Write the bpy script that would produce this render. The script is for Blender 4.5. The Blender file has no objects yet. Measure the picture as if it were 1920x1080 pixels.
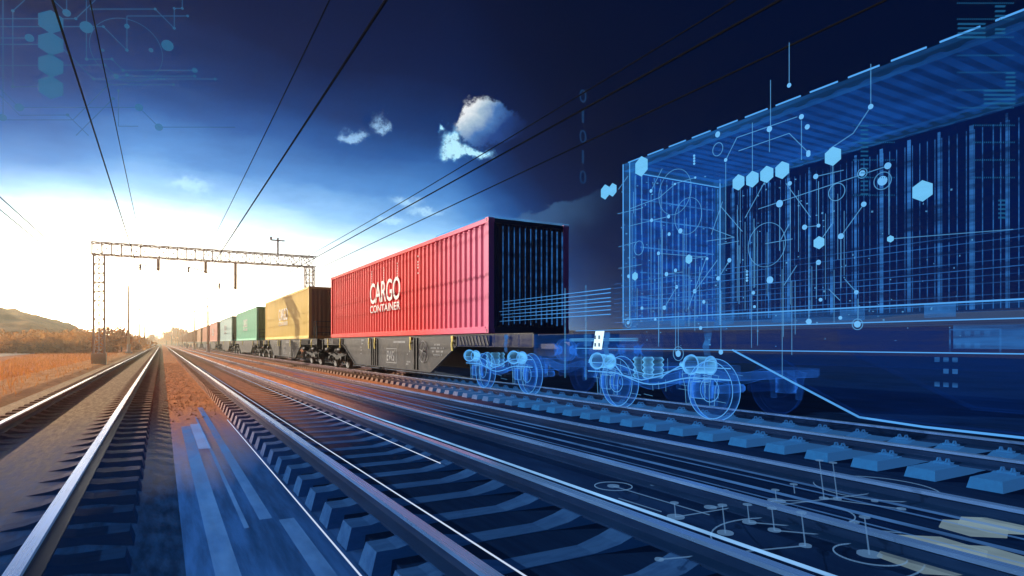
import bpy, math, random
from math import sin, cos, pi, radians
from mathutils import Vector
random.seed(7)
scene = bpy.context.scene
col = scene.collection

# ------------------------------------------------------------------ camera geometry
F, VPX, HORY = 1160.0, 303.0, 643.0
YAW = math.atan((960 - VPX) / F)
CY, SY = cos(YAW), sin(YAW)
CAMH = 1.2                      # eye above the rail head, rail head is z = 0
GZ = -0.3                      # ground level


def on_side(px, py, X):         # point of the upright plane x = X (the side of the train)
    t = (px - 960) / F
    Y = X * (CY - t * SY) / (SY + t * CY)
    d = CY * Y + SY * X
    return Vector((X, Y, CAMH + (HORY - py) * d / F))


def on_cross(px, py, Y):        # point of the upright plane y = Y (across the tracks)
    t = (px - 960) / F
    X = Y * (SY + t * CY) / (CY - t * SY)
    d = CY * Y + SY * X
    return Vector((X, Y, CAMH + (HORY - py) * d / F))


def on_flat(px, py, z):         # point of the level plane z
    d = F * (CAMH - z) / (py - HORY)
    l = (px - 960) / F * d
    return Vector((l * CY + d * SY, d * CY - l * SY, z))


# ------------------------------------------------------------------ mesh builder
class MB:
    def __init__(s):
        s.v, s.f, s.m = [], [], []
        s.mi = 0

    def face(s, *idx):
        s.f.append(idx); s.m.append(s.mi)

    def box(s, x0, x1, y0, y1, z0, z1):
        n = len(s.v)
        s.v += [(x, y, z) for z in (z0, z1) for y in (y0, y1) for x in (x0, x1)]
        for q in ((0, 2, 3, 1), (4, 5, 7, 6), (0, 1, 5, 4), (2, 6, 7, 3), (0, 4, 6, 2), (1, 3, 7, 5)):
            s.face(*[n + i for i in q])
        return s

    def bar(s, a, b, r, r2=None, n=8, caps=True):
        a, b = Vector(a), Vector(b)
        r2 = r if r2 is None else r2
        d = (b - a)
        if d.length < 1e-6: return s
        d.normalize()
        u = d.cross(Vector((0, 0, 1)))
        if u.length < 1e-3: u = d.cross(Vector((0, 1, 0)))
        u.normalize(); w = d.cross(u)
        k = len(s.v)
        for c, rr in ((a, r), (b, r2)):
            for i in range(n):
                t = 2 * pi * (i + .5) / n
                s.v.append(tuple(c + u * (cos(t) * rr) + w * (sin(t) * rr)))
        for i in range(n):
            j = (i + 1) % n
            s.face(k + i, k + j, k + n + j, k + n + i)
        if caps:
            s.face(*[k + i for i in reversed(range(n))]); s.face(*[k + n + i for i in range(n)])
        return s

    def tube(s, pts, r, n=6):
        pts = [Vector(p) for p in pts]
        k = len(s.v)
        for q, p in enumerate(pts):
            d = (pts[min(q + 1, len(pts) - 1)] - pts[max(q - 1, 0)]).normalized()
            u = d.cross(Vector((0, 0, 1)))
            if u.length < 1e-3: u = d.cross(Vector((1, 0, 0)))
            u.normalize(); w = d.cross(u)
            rr = r[q] if isinstance(r, (list, tuple)) else r
            for i in range(n):
                t = 2 * pi * i / n
                s.v.append(tuple(p + u * (cos(t) * rr) + w * (sin(t) * rr)))
        for q in range(len(pts) - 1):
            for i in range(n):
                j = (i + 1) % n
                s.face(k + q * n + i, k + q * n + j, k + (q + 1) * n + j, k + (q + 1) * n + i)
        s.face(*[k + i for i in reversed(range(n))]); s.face(*[k + (len(pts) - 1) * n + i for i in range(n)])
        return s

    def lathe(s, c, axis, prof, n=28):          # prof: (offset along axis, radius)
        c = Vector(c); ax = Vector(axis).normalized()
        u = ax.cross(Vector((0, 0, 1)))
        if u.length < 1e-3: u = ax.cross(Vector((0, 1, 0)))
        u.normalize(); w = ax.cross(u)
        k = len(s.v)
        for o, r in prof:
            for i in range(n):
                t = 2 * pi * i / n
                s.v.append(tuple(c + ax * o + u * (cos(t) * r) + w * (sin(t) * r)))
        for q in range(len(prof) - 1):
            for i in range(n):
                j = (i + 1) % n
                s.face(k + q * n + i, k + q * n + j, k + (q + 1) * n + j, k + (q + 1) * n + i)
        return s

    def ring(s, c, axis, R, r, n=40):
        c = Vector(c); ax = Vector(axis).normalized()
        u = ax.cross(Vector((0, 0, 1)))
        if u.length < 1e-3: u = ax.cross(Vector((0, 1, 0)))
        u.normalize(); w = ax.cross(u)
        k = len(s.v)
        for i in range(n):
            t = 2 * pi * i / n
            e = u * cos(t) + w * sin(t)
            for j in range(4):
                a = pi / 2 * j
                s.v.append(tuple(c + e * (R + r * cos(a)) + ax * (r * sin(a))))
        for i in range(n):
            i2 = (i + 1) % n
            for j in range(4):
                j2 = (j + 1) % 4
                s.face(k + i * 4 + j, k + i * 4 + j2, k + i2 * 4 + j2, k + i2 * 4 + j)
        return s

    def prism(s, poly, d):                      # closed polygon (3d points) pushed by d
        d = Vector(d); k = len(s.v); n = len(poly)
        s.v += [tuple(Vector(p)) for p in poly] + [tuple(Vector(p) + d) for p in poly]
        s.face(*range(k, k + n)); s.face(*reversed(range(k + n, k + 2 * n)))
        for i in range(n):
            j = (i + 1) % n
            s.face(k + j, k + i, k + n + i, k + n + j)
        return s

    def sheet(s, prof, ext):                    # open polyline extruded by ext
        ext = Vector(ext); k = len(s.v); n = len(prof)
        s.v += [tuple(Vector(p)) for p in prof] + [tuple(Vector(p) + ext) for p in prof]
        for i in range(n - 1):
            s.face(k + i, k + i + 1, k + n + i + 1, k + n + i)
        return s

    def build(s, name, mats, parent=None, smooth=False, bevel=0):
        me = bpy.data.meshes.new(name)
        me.from_pydata(s.v, [], s.f)
        mats = mats if isinstance(mats, (list, tuple)) else [mats]
        for m in mats: me.materials.append(m)
        for p, i in zip(me.polygons, s.m):
            p.material_index = i; p.use_smooth = smooth
        me.update()
        o = bpy.data.objects.new(name, me)
        col.objects.link(o)
        if parent: o.parent = parent
        if bevel:
            b = o.modifiers.new('bevel', 'BEVEL'); b.width = bevel; b.segments = 2; b.limit_method = 'ANGLE'
        return o


def tag(o, label=None, cat=None, group=None, kind=None):
    if label: o['label'] = label
    if cat: o['category'] = cat
    if group: o['group'] = group
    if kind: o['kind'] = kind
    return o


def empty(name, loc=(0, 0, 0)):
    o = bpy.data.objects.new(name, None)
    col.objects.link(o); o.location = loc; o.empty_display_size = .2
    return o


def kids(o):
    return [c for c in bpy.data.objects if c.parent == o]


def copy_tree(o, parent=None):
    c = o.copy(); col.objects.link(c)
    if parent: c.parent = parent
    for ch in kids(o): copy_tree(ch, c)
    return c


def text_mesh(body, w, h, depth=.006):
    cu = bpy.data.curves.new('lettering', 'FONT')
    cu.body = body; cu.size = 1; cu.extrude = depth
    ob = bpy.data.objects.new('lettering', cu); col.objects.link(ob)
    bpy.context.view_layer.update()
    me = bpy.data.meshes.new_from_object(ob.evaluated_get(bpy.context.evaluated_depsgraph_get()))
    bpy.data.objects.remove(ob)
    xs = [v.co.x for v in me.vertices]; ys = [v.co.y for v in me.vertices]
    x0, x1, y0, y1 = min(xs), max(xs), min(ys), max(ys)
    vs = [((v.co.x - (x0 + x1) / 2) / (x1 - x0) * w, (v.co.y - (y0 + y1) / 2) / (y1 - y0) * h, v.co.z) for v in me.vertices]
    fs = [tuple(p.vertices) for p in me.polygons]
    bpy.data.meshes.remove(me)
    return vs, fs


def put_text(mb, body, w, h, c, ex, ey, bold=0):
    ex, ey = Vector(ex), Vector(ey); ez = ex.cross(ey); c = Vector(c)
    vs, fs = text_mesh(body, w, h)
    offs = [(0, 0)] if not bold else [(-bold, 0), (bold, 0), (0, bold), (0, -bold)]
    for q, (ox, oy) in enumerate(offs):
        k = len(mb.v)
        mb.v += [tuple(c + ex * (x + ox) + ey * (y + oy) + ez * (z + .0006 * q)) for x, y, z in vs]
        for f in fs: mb.face(*[k + i for i in f])


# ------------------------------------------------------------------ node helpers
class NG:
    def __init__(s, nt): s.nt = nt
    def new(s, t, **kw):
        n = s.nt.nodes.new(t)
        for k, v in kw.items(): setattr(n, k, v)
        return n
    def put(s, sock, v):
        if isinstance(v, (int, float)): sock.default_value = v
        elif isinstance(v, (tuple, list)): sock.default_value = v
        else: s.nt.links.new(v, sock)
    def m(s, op, a, b=None, c=None, clamp=False):
        n = s.new('ShaderNodeMath', operation=op); n.use_clamp = clamp
        s.put(n.inputs[0], a)
        if b is not None: s.put(n.inputs[1], b)
        if c is not None: s.put(n.inputs[2], c)
        return n.outputs[0]
    def smooth(s, v, a, b, lo=0., hi=1.):
        n = s.new('ShaderNodeMapRange', interpolation_type='SMOOTHSTEP')
        s.put(n.inputs[0], v); n.inputs[1].default_value = a; n.inputs[2].default_value = b
        n.inputs[3].default_value = lo; n.inputs[4].default_value = hi
        return n.outputs[0]
    def mix(s, f, a, b, blend='MIX'):
        n = s.new('ShaderNodeMix', data_type='RGBA', blend_type=blend)
        s.put(n.inputs[0], f); s.put(n.inputs[6], a); s.put(n.inputs[7], b)
        return n.outputs[2]
    def noise(s, vec, scale=1., detail=4., rough=.55):
        n = s.new('ShaderNodeTexNoise'); s.put(n.inputs['Vector'], vec)
        n.inputs['Scale'].default_value = scale; n.inputs['Detail'].default_value = detail
        n.inputs['Roughness'].default_value = rough
        return n.outputs['Fac']
    def scaled(s, vec, sc):
        n = s.new('ShaderNodeMapping'); s.put(n.inputs[0], vec); n.inputs['Scale'].default_value = sc
        return n.outputs[0]
    def ramp(s, f, stops):
        n = s.new('ShaderNodeValToRGB'); s.put(n.inputs[0], f)
        e = n.color_ramp.elements
        while len(e) < len(stops): e.new(.5)
        for q, (p, c) in enumerate(stops):
            e[q].position = p; e[q].color = c if len(c) == 4 else (*c, 1)
        return n.outputs[0]


def mat(name):
    m = bpy.data.materials.new(name); m.use_nodes = True
    nt = m.node_tree; nt.nodes.clear()
    return m, NG(nt), nt.nodes.new('ShaderNodeOutputMaterial')


def rgba(c): return (c[0], c[1], c[2], 1)


def solid(name, c, rough=.5, metal=0., vary=.25, scale=3., stretch=(1, 1, 1), bump=0., c2=None):
    m, g, out = mat(name)
    geo = g.new('ShaderNodeNewGeometry')
    p = g.scaled(geo.outputs['Position'], stretch)
    n1 = g.noise(p, scale, 6, .6)
    f = g.smooth(n1, .35, .7)
    b = g.new('ShaderNodeBsdfPrincipled')
    dark = tuple(x * (1 - vary) for x in c) if c2 is None else c2
    g.put(b.inputs['Base Color'], g.mix(f, rgba(c), rgba(dark)))
    g.put(b.inputs['Roughness'], g.smooth(n1, .2, .8, max(0, rough - .08), min(1, rough + .1)))
    b.inputs['Metallic'].default_value = metal
    if bump:
        bn = g.new('ShaderNodeBump'); bn.inputs['Strength'].default_value = bump
        bn.inputs['Distance'].default_value = .02
        g.put(bn.inputs['Height'], g.noise(p, scale * 6, 5)); g.put(b.inputs['Normal'], bn.outputs[0])
    g.nt.links.new(b.outputs[0], out.inputs[0])
    return m


def holo(name, c, fill=.1, edge=.6, strength=1., power=2.5, streak=0., fade=None):
    """see-through light figure: thin film that gives off light, denser where seen edge on"""
    m, g, out = mat(name)
    lw = g.new('ShaderNodeLayerWeight'); lw.inputs[0].default_value = .5
    f = g.m('POWER', lw.outputs['Facing'], power)
    f = g.m('MULTIPLY_ADD', f, edge, fill, clamp=True)
    if streak:
        geo = g.new('ShaderNodeNewGeometry')
        n = g.noise(g.scaled(geo.outputs['Position'], (1.2, .5, 5)), 1.4, 4, .7)
        f = g.m('MULTIPLY', f, g.smooth(n, .3, .75, 1 - streak, 1 + streak), clamp=True)
    if fade:
        geo2 = g.new('ShaderNodeNewGeometry'); sp = g.new('ShaderNodeSeparateXYZ'); g.put(sp.inputs[0], geo2.outputs['Position'])
        f = g.m('MULTIPLY', f, g.smooth(sp.outputs[1], fade[0], fade[1], fade[2], 1))
    em = g.new('ShaderNodeEmission'); em.inputs[0].default_value = rgba(c); em.inputs[1].default_value = strength
    tr = g.new('ShaderNodeBsdfTransparent')
    mx = g.new('ShaderNodeMixShader'); g.put(mx.inputs[0], f)
    g.nt.links.new(tr.outputs[0], mx.inputs[1]); g.nt.links.new(em.outputs[0], mx.inputs[2])
    g.nt.links.new(mx.outputs[0], out.inputs[0])
    return m


def light(name, c, strength):
    m, g, out = mat(name)
    em = g.new('ShaderNodeEmission'); em.inputs[0].default_value = rgba(c); em.inputs[1].default_value = strength
    g.nt.links.new(em.outputs[0], out.inputs[0])
    return m


def cold(g):
    """mask for painted light: 0 in the warm sunlit distance, 1 in the dim blue near part"""
    geo = g.new('ShaderNodeNewGeometry')
    sp = g.new('ShaderNodeSeparateXYZ'); g.put(sp.inputs[0], geo.outputs['Position'])
    s = g.m('MULTIPLY_ADD', sp.outputs[0], -.95, sp.outputs[1])
    n = g.noise(g.scaled(geo.outputs['Position'], (1.2, .12, 1)), 1., 3)
    s = g.m('ADD', s, g.m('MULTIPLY', g.m('SUBTRACT', n, .5), 6.))
    s = g.m('MULTIPLY_ADD', g.m('MAXIMUM', g.m('SUBTRACT', sp.outputs[0], 10.5), 0.), -6., s)
    return g.smooth(s, 17., 6.), geo, sp


def warm_to_blue_light(name, warm, warm2, blue, blue2, rough_w, rough_b, stretch, scale, bump=.4, metal=0., glow=0., glow_c=(.03, .2, .8), spec=.5, left=False):  # warm sunlight far off and blue light nearby, painted into the base colour
    m, g, out = mat(name)
    f, geo, sp = cold(g)
    p = g.scaled(geo.outputs['Position'], stretch)
    n1 = g.noise(p, scale, 8, .65)
    n2 = g.noise(geo.outputs['Position'], 9., 6, .7)
    n3 = g.noise(geo.outputs['Position'], .6, 3)
    w = g.mix(g.smooth(n1, .35, .65), rgba(warm), rgba(warm2))
    w = g.mix(g.smooth(n2, .42, .72, 0, .45), w, rgba(tuple(x * .45 for x in warm2)))
    bl = g.mix(g.smooth(n1, .35, .68), rgba(blue), rgba(blue2))
    bl = g.mix(g.smooth(n3, .4, .7, 0, .5), bl, rgba(tuple(x * .5 for x in blue)))
    b = g.new('ShaderNodeBsdfPrincipled')
    g.put(b.inputs['Base Color'], g.mix(f, w, bl))
    g.put(b.inputs['Roughness'], g.m('MULTIPLY_ADD', f, rough_b - rough_w, g.m('MULTIPLY_ADD', n1, .12, rough_w - .06)))
    b.inputs['Metallic'].default_value = metal
    g.put(b.inputs['Specular IOR Level'], g.m('MULTIPLY_ADD', f, spec - .3, .3))
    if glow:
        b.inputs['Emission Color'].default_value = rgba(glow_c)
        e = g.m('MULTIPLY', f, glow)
        if left: e = g.m('MULTIPLY', g.m('MULTIPLY', e, g.smooth(sp.outputs[0], 2.6, -.6, .04, 1)), g.smooth(n1, .3, .7, .5, 1.3))  # blue light on the floor painted as emission, weaker toward the train
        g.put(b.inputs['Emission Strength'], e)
    bn = g.new('ShaderNodeBump'); bn.inputs['Distance'].default_value = .03
    g.put(bn.inputs['Strength'], g.m('MULTIPLY_ADD', f, -bump * .8, bump))
    g.put(bn.inputs['Height'], g.m('ADD', n1, n2)); g.put(b.inputs['Normal'], bn.outputs[0])
    g.nt.links.new(b.outputs[0], out.inputs[0])
    return m


M = {}
M['ground'] = warm_to_blue_light('ground', (.85, .29, .07), (.55, .16, .035), (.003, .018, .08), (.006, .03, .13), .95, .42, (3.5, .3, 1), 2.2, .5, glow=.2, glow_c=(.06, .28, 1), spec=.0, left=True)
M['ballast'] = warm_to_blue_light('ballast', (.6, .4, .22), (.38, .22, .11), (.004, .015, .06), (.008, .03, .1), .95, .5, (7, 1.2, 1), 2.6, .6, spec=.0, glow=.06, glow_c=(.05, .28, 1), left=True)
M['verge'] = warm_to_blue_light('verge', (.8, .38, .12), (.6, .24, .06), (.02, .05, .12), (.03, .06, .14), .95, .6, (1.5, .3, 1), 1.5, .6)
M['path'] = solid('path', (.75, .55, .42), .9, 0, .2, .5, (1, .3, 1), .2)
M['sleeper'] = warm_to_blue_light('sleeper', (.45, .22, .12), (.3, .14, .08), (.005, .028, .11), (.003, .018, .075), .9, .55, (2, 6, 6), 2., .4, glow=.03, spec=.0)
M['block_sleeper'] = warm_to_blue_light('block_sleeper', (.5, .26, .17), (.36, .18, .11), (.02, .08, .25), (.012, .05, .18), .9, .5, (2, 6, 6), 2., .4, glow=.05, spec=.0)
M['slab'] = warm_to_blue_light('slab', (.62, .2, .06), (.4, .12, .035), (.002, .009, .045), (.004, .018, .075), .95, .4, (5, .4, 1), 2.4, .4, spec=.0, glow=.012, glow_c=(.04, .25, 1))
M['pale_sleeper'] = warm_to_blue_light('pale_sleeper', (.4, .24, .16), (.3, .16, .1), (.003, .055, .19), (.002, .035, .13), .9, .5, (2, 6, 6), 2., .4, spec=.0, glow=.2, glow_c=(.07, .34, .95))  # emission stands in for the hologram's blue light on the concrete
M['rail_side'] = warm_to_blue_light('rail_side', (.16, .07, .08), (.1, .045, .05), (.002, .012, .055), (.004, .02, .08), .7, .4, (4, .6, 6), 3., .2, 0., spec=.03, glow=.015, glow_c=(.05, .3, 1))
M['rail_top'] = warm_to_blue_light('rail_top', (.75, .62, .68), (.55, .45, .52), (.05, .16, .5), (.12, .3, .75), .28, .28, (20, .25, 1), 2.5, .05, .85, glow=.14, glow_c=(.2, .5, 1))  # blue glint on the near rail heads painted as emission
M['steel'] = solid('wagon_paint', (.017, .022, .034), .42, .1, .4, 2.5)
M['black'] = solid('running_gear', (.012, .013, .017), .5, .3, .3, 8)
M['tread'] = solid('wheel_tread', (.03, .03, .034), .6, .1, .2, 8)
M['yellow_paint'] = solid('latch_yellow', (.72, .62, .1), .45, 0, .3, 9)
M['white'] = solid('white_lettering', (.85, .85, .85), .5, 0, .1, 6)
M['grey_mark'] = solid('grey_marking', (.42, .46, .5), .5, 0, .3, 6)
M['gantry'] = solid('galvanised_steel', (.8, .74, .74), .5, .2, .25, 3)
M['pole'] = solid('mast_concrete', (.85, .72, .55), .85, 0, .3, 2, (1, 1, .4))
M['wire'] = solid('dark_wire', (.008, .009, .012), .85, 0, .2, 2)
M['insulator'] = solid('insulator_brown', (.3, .16, .1), .3, 0, .2, 5)
def leafy(name, c, c2):
    m = solid(name, c, .8, 0, .5, .8, (1, 1, 1), 0, c2)
    nt = m.node_tree; b = [n for n in nt.nodes if n.type == 'BSDF_PRINCIPLED'][0]; out = [n for n in nt.nodes if n.type == 'OUTPUT_MATERIAL'][0]
    t = nt.nodes.new('ShaderNodeBsdfTranslucent'); nt.links.new(b.inputs['Base Color'].links[0].from_socket, t.inputs[0])
    x = nt.nodes.new('ShaderNodeMixShader'); x.inputs[0].default_value = .5
    nt.links.new(b.outputs[0], x.inputs[1]); nt.links.new(t.outputs[0], x.inputs[2]); nt.links.new(x.outputs[0], out.inputs[0])
    return m


M['hill'] = solid('dry_hillside', (.95, .46, .09), .95, 0, .5, .12, (1, 1, 2), .0, (.68, .28, .05))
M['leaf'] = leafy('autumn_leaf', (.75, .32, .05), (.5, .2, .03))
M['bark'] = solid('bark', (.12, .08, .05), .9, 0, .4, 4, (1, 1, .3), .4)

BLUE, CYAN = (.03, .22, 1.), (.18, .62, 1.)
FD = (1.5, 7.5, .3)
M['h_body'] = holo('hologram_body', BLUE, .05, .42, .75, 3, .5)
M['h_soft'] = holo('hologram_soft', (.006, .06, .4), .13, .25, .3, 2, .6)
M['h_edge'] = holo('hologram_edge', (.12, .5, 1), .05, 1.1, .95, 2.4, .5, FD)
M['h_bright'] = holo('hologram_bright', (.25, .7, 1), .2, 1.6, 1.3, 1.6, .3, FD)
M['h_roof'] = holo('hologram_roof', (.015, .14, .68), .32, .1, .6, 1, .4, (1.5, 7.5, .38))
M['h_wall'] = holo('hologram_wall', (.003, .02, .16), .6, .0, .4, 1, .3)
M['h_far'] = holo('hologram_end', (.012, .13, .75), .5, .1, .5, 1, .6)
M['h_frame'] = holo('hologram_frame', (.03, .26, .85), .1, .45, .6, 2., .4, FD)
M['h_film'] = holo('hologram_film', (.01, .08, .5), .05, .1, .35, 2, .4, FD)
M['h_rib'] = holo('hologram_rib', (.06, .33, 1), .4, .25, .55, 1, .9, FD)
M['h_dim'] = holo('hologram_dim', (.06, .33, 1), .3, .2, .4, 1, .9)
M['h_line'] = light('hologram_line', (.1, .42, 1), .75)
M['h_fine'] = holo('hologram_fine_line', (.14, .5, 1), .5, 0, .65, 1, .2, (.5, 6, .3))
M['h_node'] = holo('hologram_node', (.16, .52, 1), .8, 0, .85, 1, .1, (.5, 6, .45))
M['h_hex'] = holo('hologram_hexagon', (.16, .55, .95), .85, 0, .85, 1, .1, (0, 5, .5))
M['h_white'] = light('hologram_white', (.6, .88, 1), 1.3)
M['strip_blue'] = holo('strip_blue', (.1, .32, .85), .26, .1, .5, 1, .6)
M['strip_pale'] = holo('strip_pale', (.25, .45, 1), .3, .1, .6, 1, .4)
M['strip_bright'] = holo('strip_bright', (.25, .55, 1), .5, .1, .95, 1, .55)
M['strip_white'] = light('strip_white', (.62, .75, 1), .8)
M['strip_warm'] = light('strip_warm', (1, .8, .62), .75)
M['sky_mark'] = holo('sky_mark', (.02, .27, .58), .45, 0, .46, 1)
M['sky_line'] = holo('sky_line', (.03, .28, .65), .32, 0, .42, 1)
M['digit'] = holo('digit', (.03, .16, .45), .3, 0, .35, 1)
M['floor_mark'] = holo('floor_mark', (.2, .46, .9), .32, 0, .45, 1)
M['floor_hex'] = holo('floor_hexagon', (.28, .42, .5), .5, 0, .62, 1, .5)

# ------------------------------------------------------------------ ground
b = MB()
xs = [-1400, -500, -200, -80, -30, -12, -6, -2, 0, 2, 6, 12, 30, 80, 200, 500, 1400]
ys = [-200, -60, -20, 0, 5, 10, 20, 40, 80, 160, 320, 640, 1400]
for y in ys:
    for x in xs: b.v.append((x, y, GZ))
for j in range(len(ys) - 1):
    for i in range(len(xs) - 1):
        k = j * len(xs) + i; b.face(k, k + 1, k + 1 + len(xs), k + len(xs))
tag(b.build('ground', M['ground']), kind='structure')
[n for n in M['wire'].node_tree.nodes if n.type == 'BSDF_PRINCIPLED'][0].inputs['Specular IOR Level'].default_value = 0


def strip(name, x0, x1, y0, y1, z0, z1, m, slope=.25):
    mb = MB()
    n = 60
    L = []
    for q in range(n + 1):
        y = y0 + (y1 - y0) * (q / n) ** 2
        L.append([(x0 - slope, y, z0), (x0, y, z1), ((x0 + x1) / 2, y, z1 + .004), (x1, y, z1), (x1 + slope, y, z0)])
    for r in L: mb.v += r
    for q in range(n):
        for i in range(4):
            k = q * 5 + i; mb.face(k, k + 1, k + 6, k + 5)
    return tag(mb.build(name, m), kind='structure')


strip('ballast', -2.7, -.45, -8, 700, GZ - .02, -.195, M['ballast'], .7)
strip('slab', 1.3, 3.05, -8, 600, GZ - .02, -.205, M['slab'], .02)
strip('slab', 6.9, 9.8, -8, 600, GZ - .02, -.25, M['slab'], .2)
strip('slab', 3.72, 5.7, -8, 600, GZ - .02, -.135, M['slab'], .25)
strip('path', -22, -15.5, 20, 150, GZ - .02, GZ + .05, M['path'], .3)
strip('verge', -5.2, -3.6, -8, 600, GZ - .02, GZ + .1, M['verge'], .5)

# ------------------------------------------------------------------ tracks
RAILP_SIDE = [(-.085, -.14), (.085, -.14), (.085, -.122), (.016, -.1), (.016, -.045), (.04, -.03), (.04, -.003), (-.04, -.003), (-.04, -.03), (-.016, -.045), (-.016, -.1), (-.085, -.122)]


def rail(parent, x, wide=1.):
    mb = MB()
    Y = [-8, 0, 4, 8, 16, 32, 64, 128, 256, 700]
    P = [(px * wide, pz) for px, pz in RAILP_SIDE]
    n = len(P)
    for y in Y: mb.v += [(x + px, y, pz) for px, pz in P]
    for q in range(len(Y) - 1):
        for i in range(n):
            j = (i + 1) % n
            mb.mi = 1 if i in (5, 6, 7) else 0
            mb.face(q * n + j, q * n + i, (q + 1) * n + i, (q + 1) * n + j)
    return mb.build('rail', [M['rail_side'], M['rail_top']], parent)


def sleeper_into(mb, half, y, g, w=.13):
    """concrete sleeper: raised rail seats, thinner waist, sloping sides"""
    zt, zb = -.142, GZ - .01
    st = [(-half, zt), (-half + .05, zt + 0), (-g - .16, zt), (-g - .1, zt + .012), (-g + .1, zt + .012), (-g + .2, zt - .02), (-.3, zt - .055), (.3, zt - .055),
          (g - .2, zt - .02), (g - .1, zt + .012), (g + .1, zt + .012), (g + .16, zt), (half - .05, zt), (half, zt)]
    k = len(mb.v)
    for q, (x, z) in enumerate(st):
        wt = w * (.78 if .3 >= abs(x) else .92)
        xb = x + (.05 if q == len(st) - 1 else -.05 if q == 0 else 0)
        mb.v += [(xb, y - w * 1.12, zb), (x, y - wt, z), (x, y + wt, z), (xb, y + w * 1.12, zb)]
    for q in range(len(st) - 1):
        a = k + q * 4; c = a + 4
        for i in range(3): mb.face(a + i, a + i + 1, c + i + 1, c + i)
    mb.face(k, k + 3, k + 2, k + 1); e = k + (len(st) - 1) * 4; mb.face(e, e + 1, e + 2, e + 3)


def clip_into(mb, x, y, sides):
    for s in sides:
        cx = x + s * .115
        mb.box(cx - .045, cx + .045, y - .085, y + .085, -.134, -.112)
        for d in (-.045, .045):
            mb.tube([(cx + s * .05, y + d, -.11), (cx + s * .03, y + d, -.075), (cx - s * .01, y + d, -.078), (cx - s * .03, y + d, -.108)], .011, 5)


def track(xc, g, half, label, m, y0, spacing=.62, n=100, clips=0, w=.13):
    root = empty('railway_track', (0, 0, 0))
    tag(root, label, 'railway track', 'parallel railway tracks')
    rail(root, xc - g); rail(root, xc + g)
    if not n: return root
    mb = MB(); sleeper_into(mb, half, 0, g, w)
    first = mb.build('sleeper', m, root)
    cbs = []
    for x in (-g, g):
        for q in (-1, 1):
            cb = MB(); clip_into(cb, x, 0, (q,)); cbs.append(cb)
    clip = None
    for i in range(n):
        o = first if i == 0 else first.copy()
        if i: col.objects.link(o)
        o.parent = root; o.location = (xc, y0 + i * spacing, 0)
        if i < clips:
            if clip is None: clip = [cb.build('rail_clip', m, o) for cb in cbs]
            else:
                for cl in clip:
                    c = cl.copy(); col.objects.link(c); c.parent = o
    mb = MB()
    for i in range(n, n + 170): sleeper_into(mb, half, y0 + i * spacing, g, w)
    o = mb.build('sleeper', m, root); o.location = (xc, 0, 0); o['kind'] = 'stuff'
    return root


track(-1.4, .72, 1.2, 'rust brown railway track with tan ballast beside the grassy verge and catenary masts', M['sleeper'], 2.2)
track(2.2, .7, 1.0, 'railway track with violet shining rails and pale block ends beside the open brown ground', M['block_sleeper'], 1.6, .6)
track(4.7, .72, 1.05, 'dark slab railway track with bright streaked rails beside the train line', M['sleeper'], 1.6, .62, 0)
track(8.36, .72, 1.3, 'railway track with pale blue concrete sleepers carrying the container train', M['pale_sleeper'], 1.2, .6, 100, 45, .15)

# ------------------------------------------------------------------ containers
X0, X1, ZB, ZT = 7.14, 9.58, 1.45, 4.37
CW, CL, CH = X1 - X0, 16.6, ZT - ZB
PER = 21.8
RED_Y = 22.1


def paint(name, c, pink=False):
    m, g, out = mat(name)
    tc = g.new('ShaderNodeTexCoord')
    p = tc.outputs['Object']
    n1 = g.noise(g.scaled(p, (1, 1, .25)), 1.6, 6, .6)
    n2 = g.noise(g.scaled(p, (5, 5, .5)), 3., 5, .7)
    base = g.mix(g.smooth(n1, .35, .7, 0, .3), rgba(c), rgba(tuple(x * .8 for x in c)))
    base = g.mix(g.smooth(n2, .62, .78, 0, .18), base, rgba((.25, .16, .12)))
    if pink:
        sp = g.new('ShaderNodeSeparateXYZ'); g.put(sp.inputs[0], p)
        f = g.smooth(sp.outputs[1], -2.5, -8.8, 0, .6)  # blue hologram light painted into the red toward the near end
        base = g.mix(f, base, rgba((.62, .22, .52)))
    bs = g.new('ShaderNodeBsdfPrincipled')
    g.put(bs.inputs['Base Color'], base)
    g.put(bs.inputs['Roughness'], g.smooth(n1, .2, .8, .38, .55))
    g.nt.links.new(bs.outputs[0], out.inputs[0])
    return m


def corrugate(y0, y1, pitch, depth):
    """polyline (along, inward) of a trapezoid corrugated sheet"""
    n = max(1, round((y1 - y0) / pitch)); p = (y1 - y0) / n
    out = []
    for i in range(n):
        a = y0 + i * p
        out += [(a, 0), (a + p * .3, 0), (a + p * .5, depth), (a + p * .8, depth)]
    out.append((y1, 0))
    return out


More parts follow.
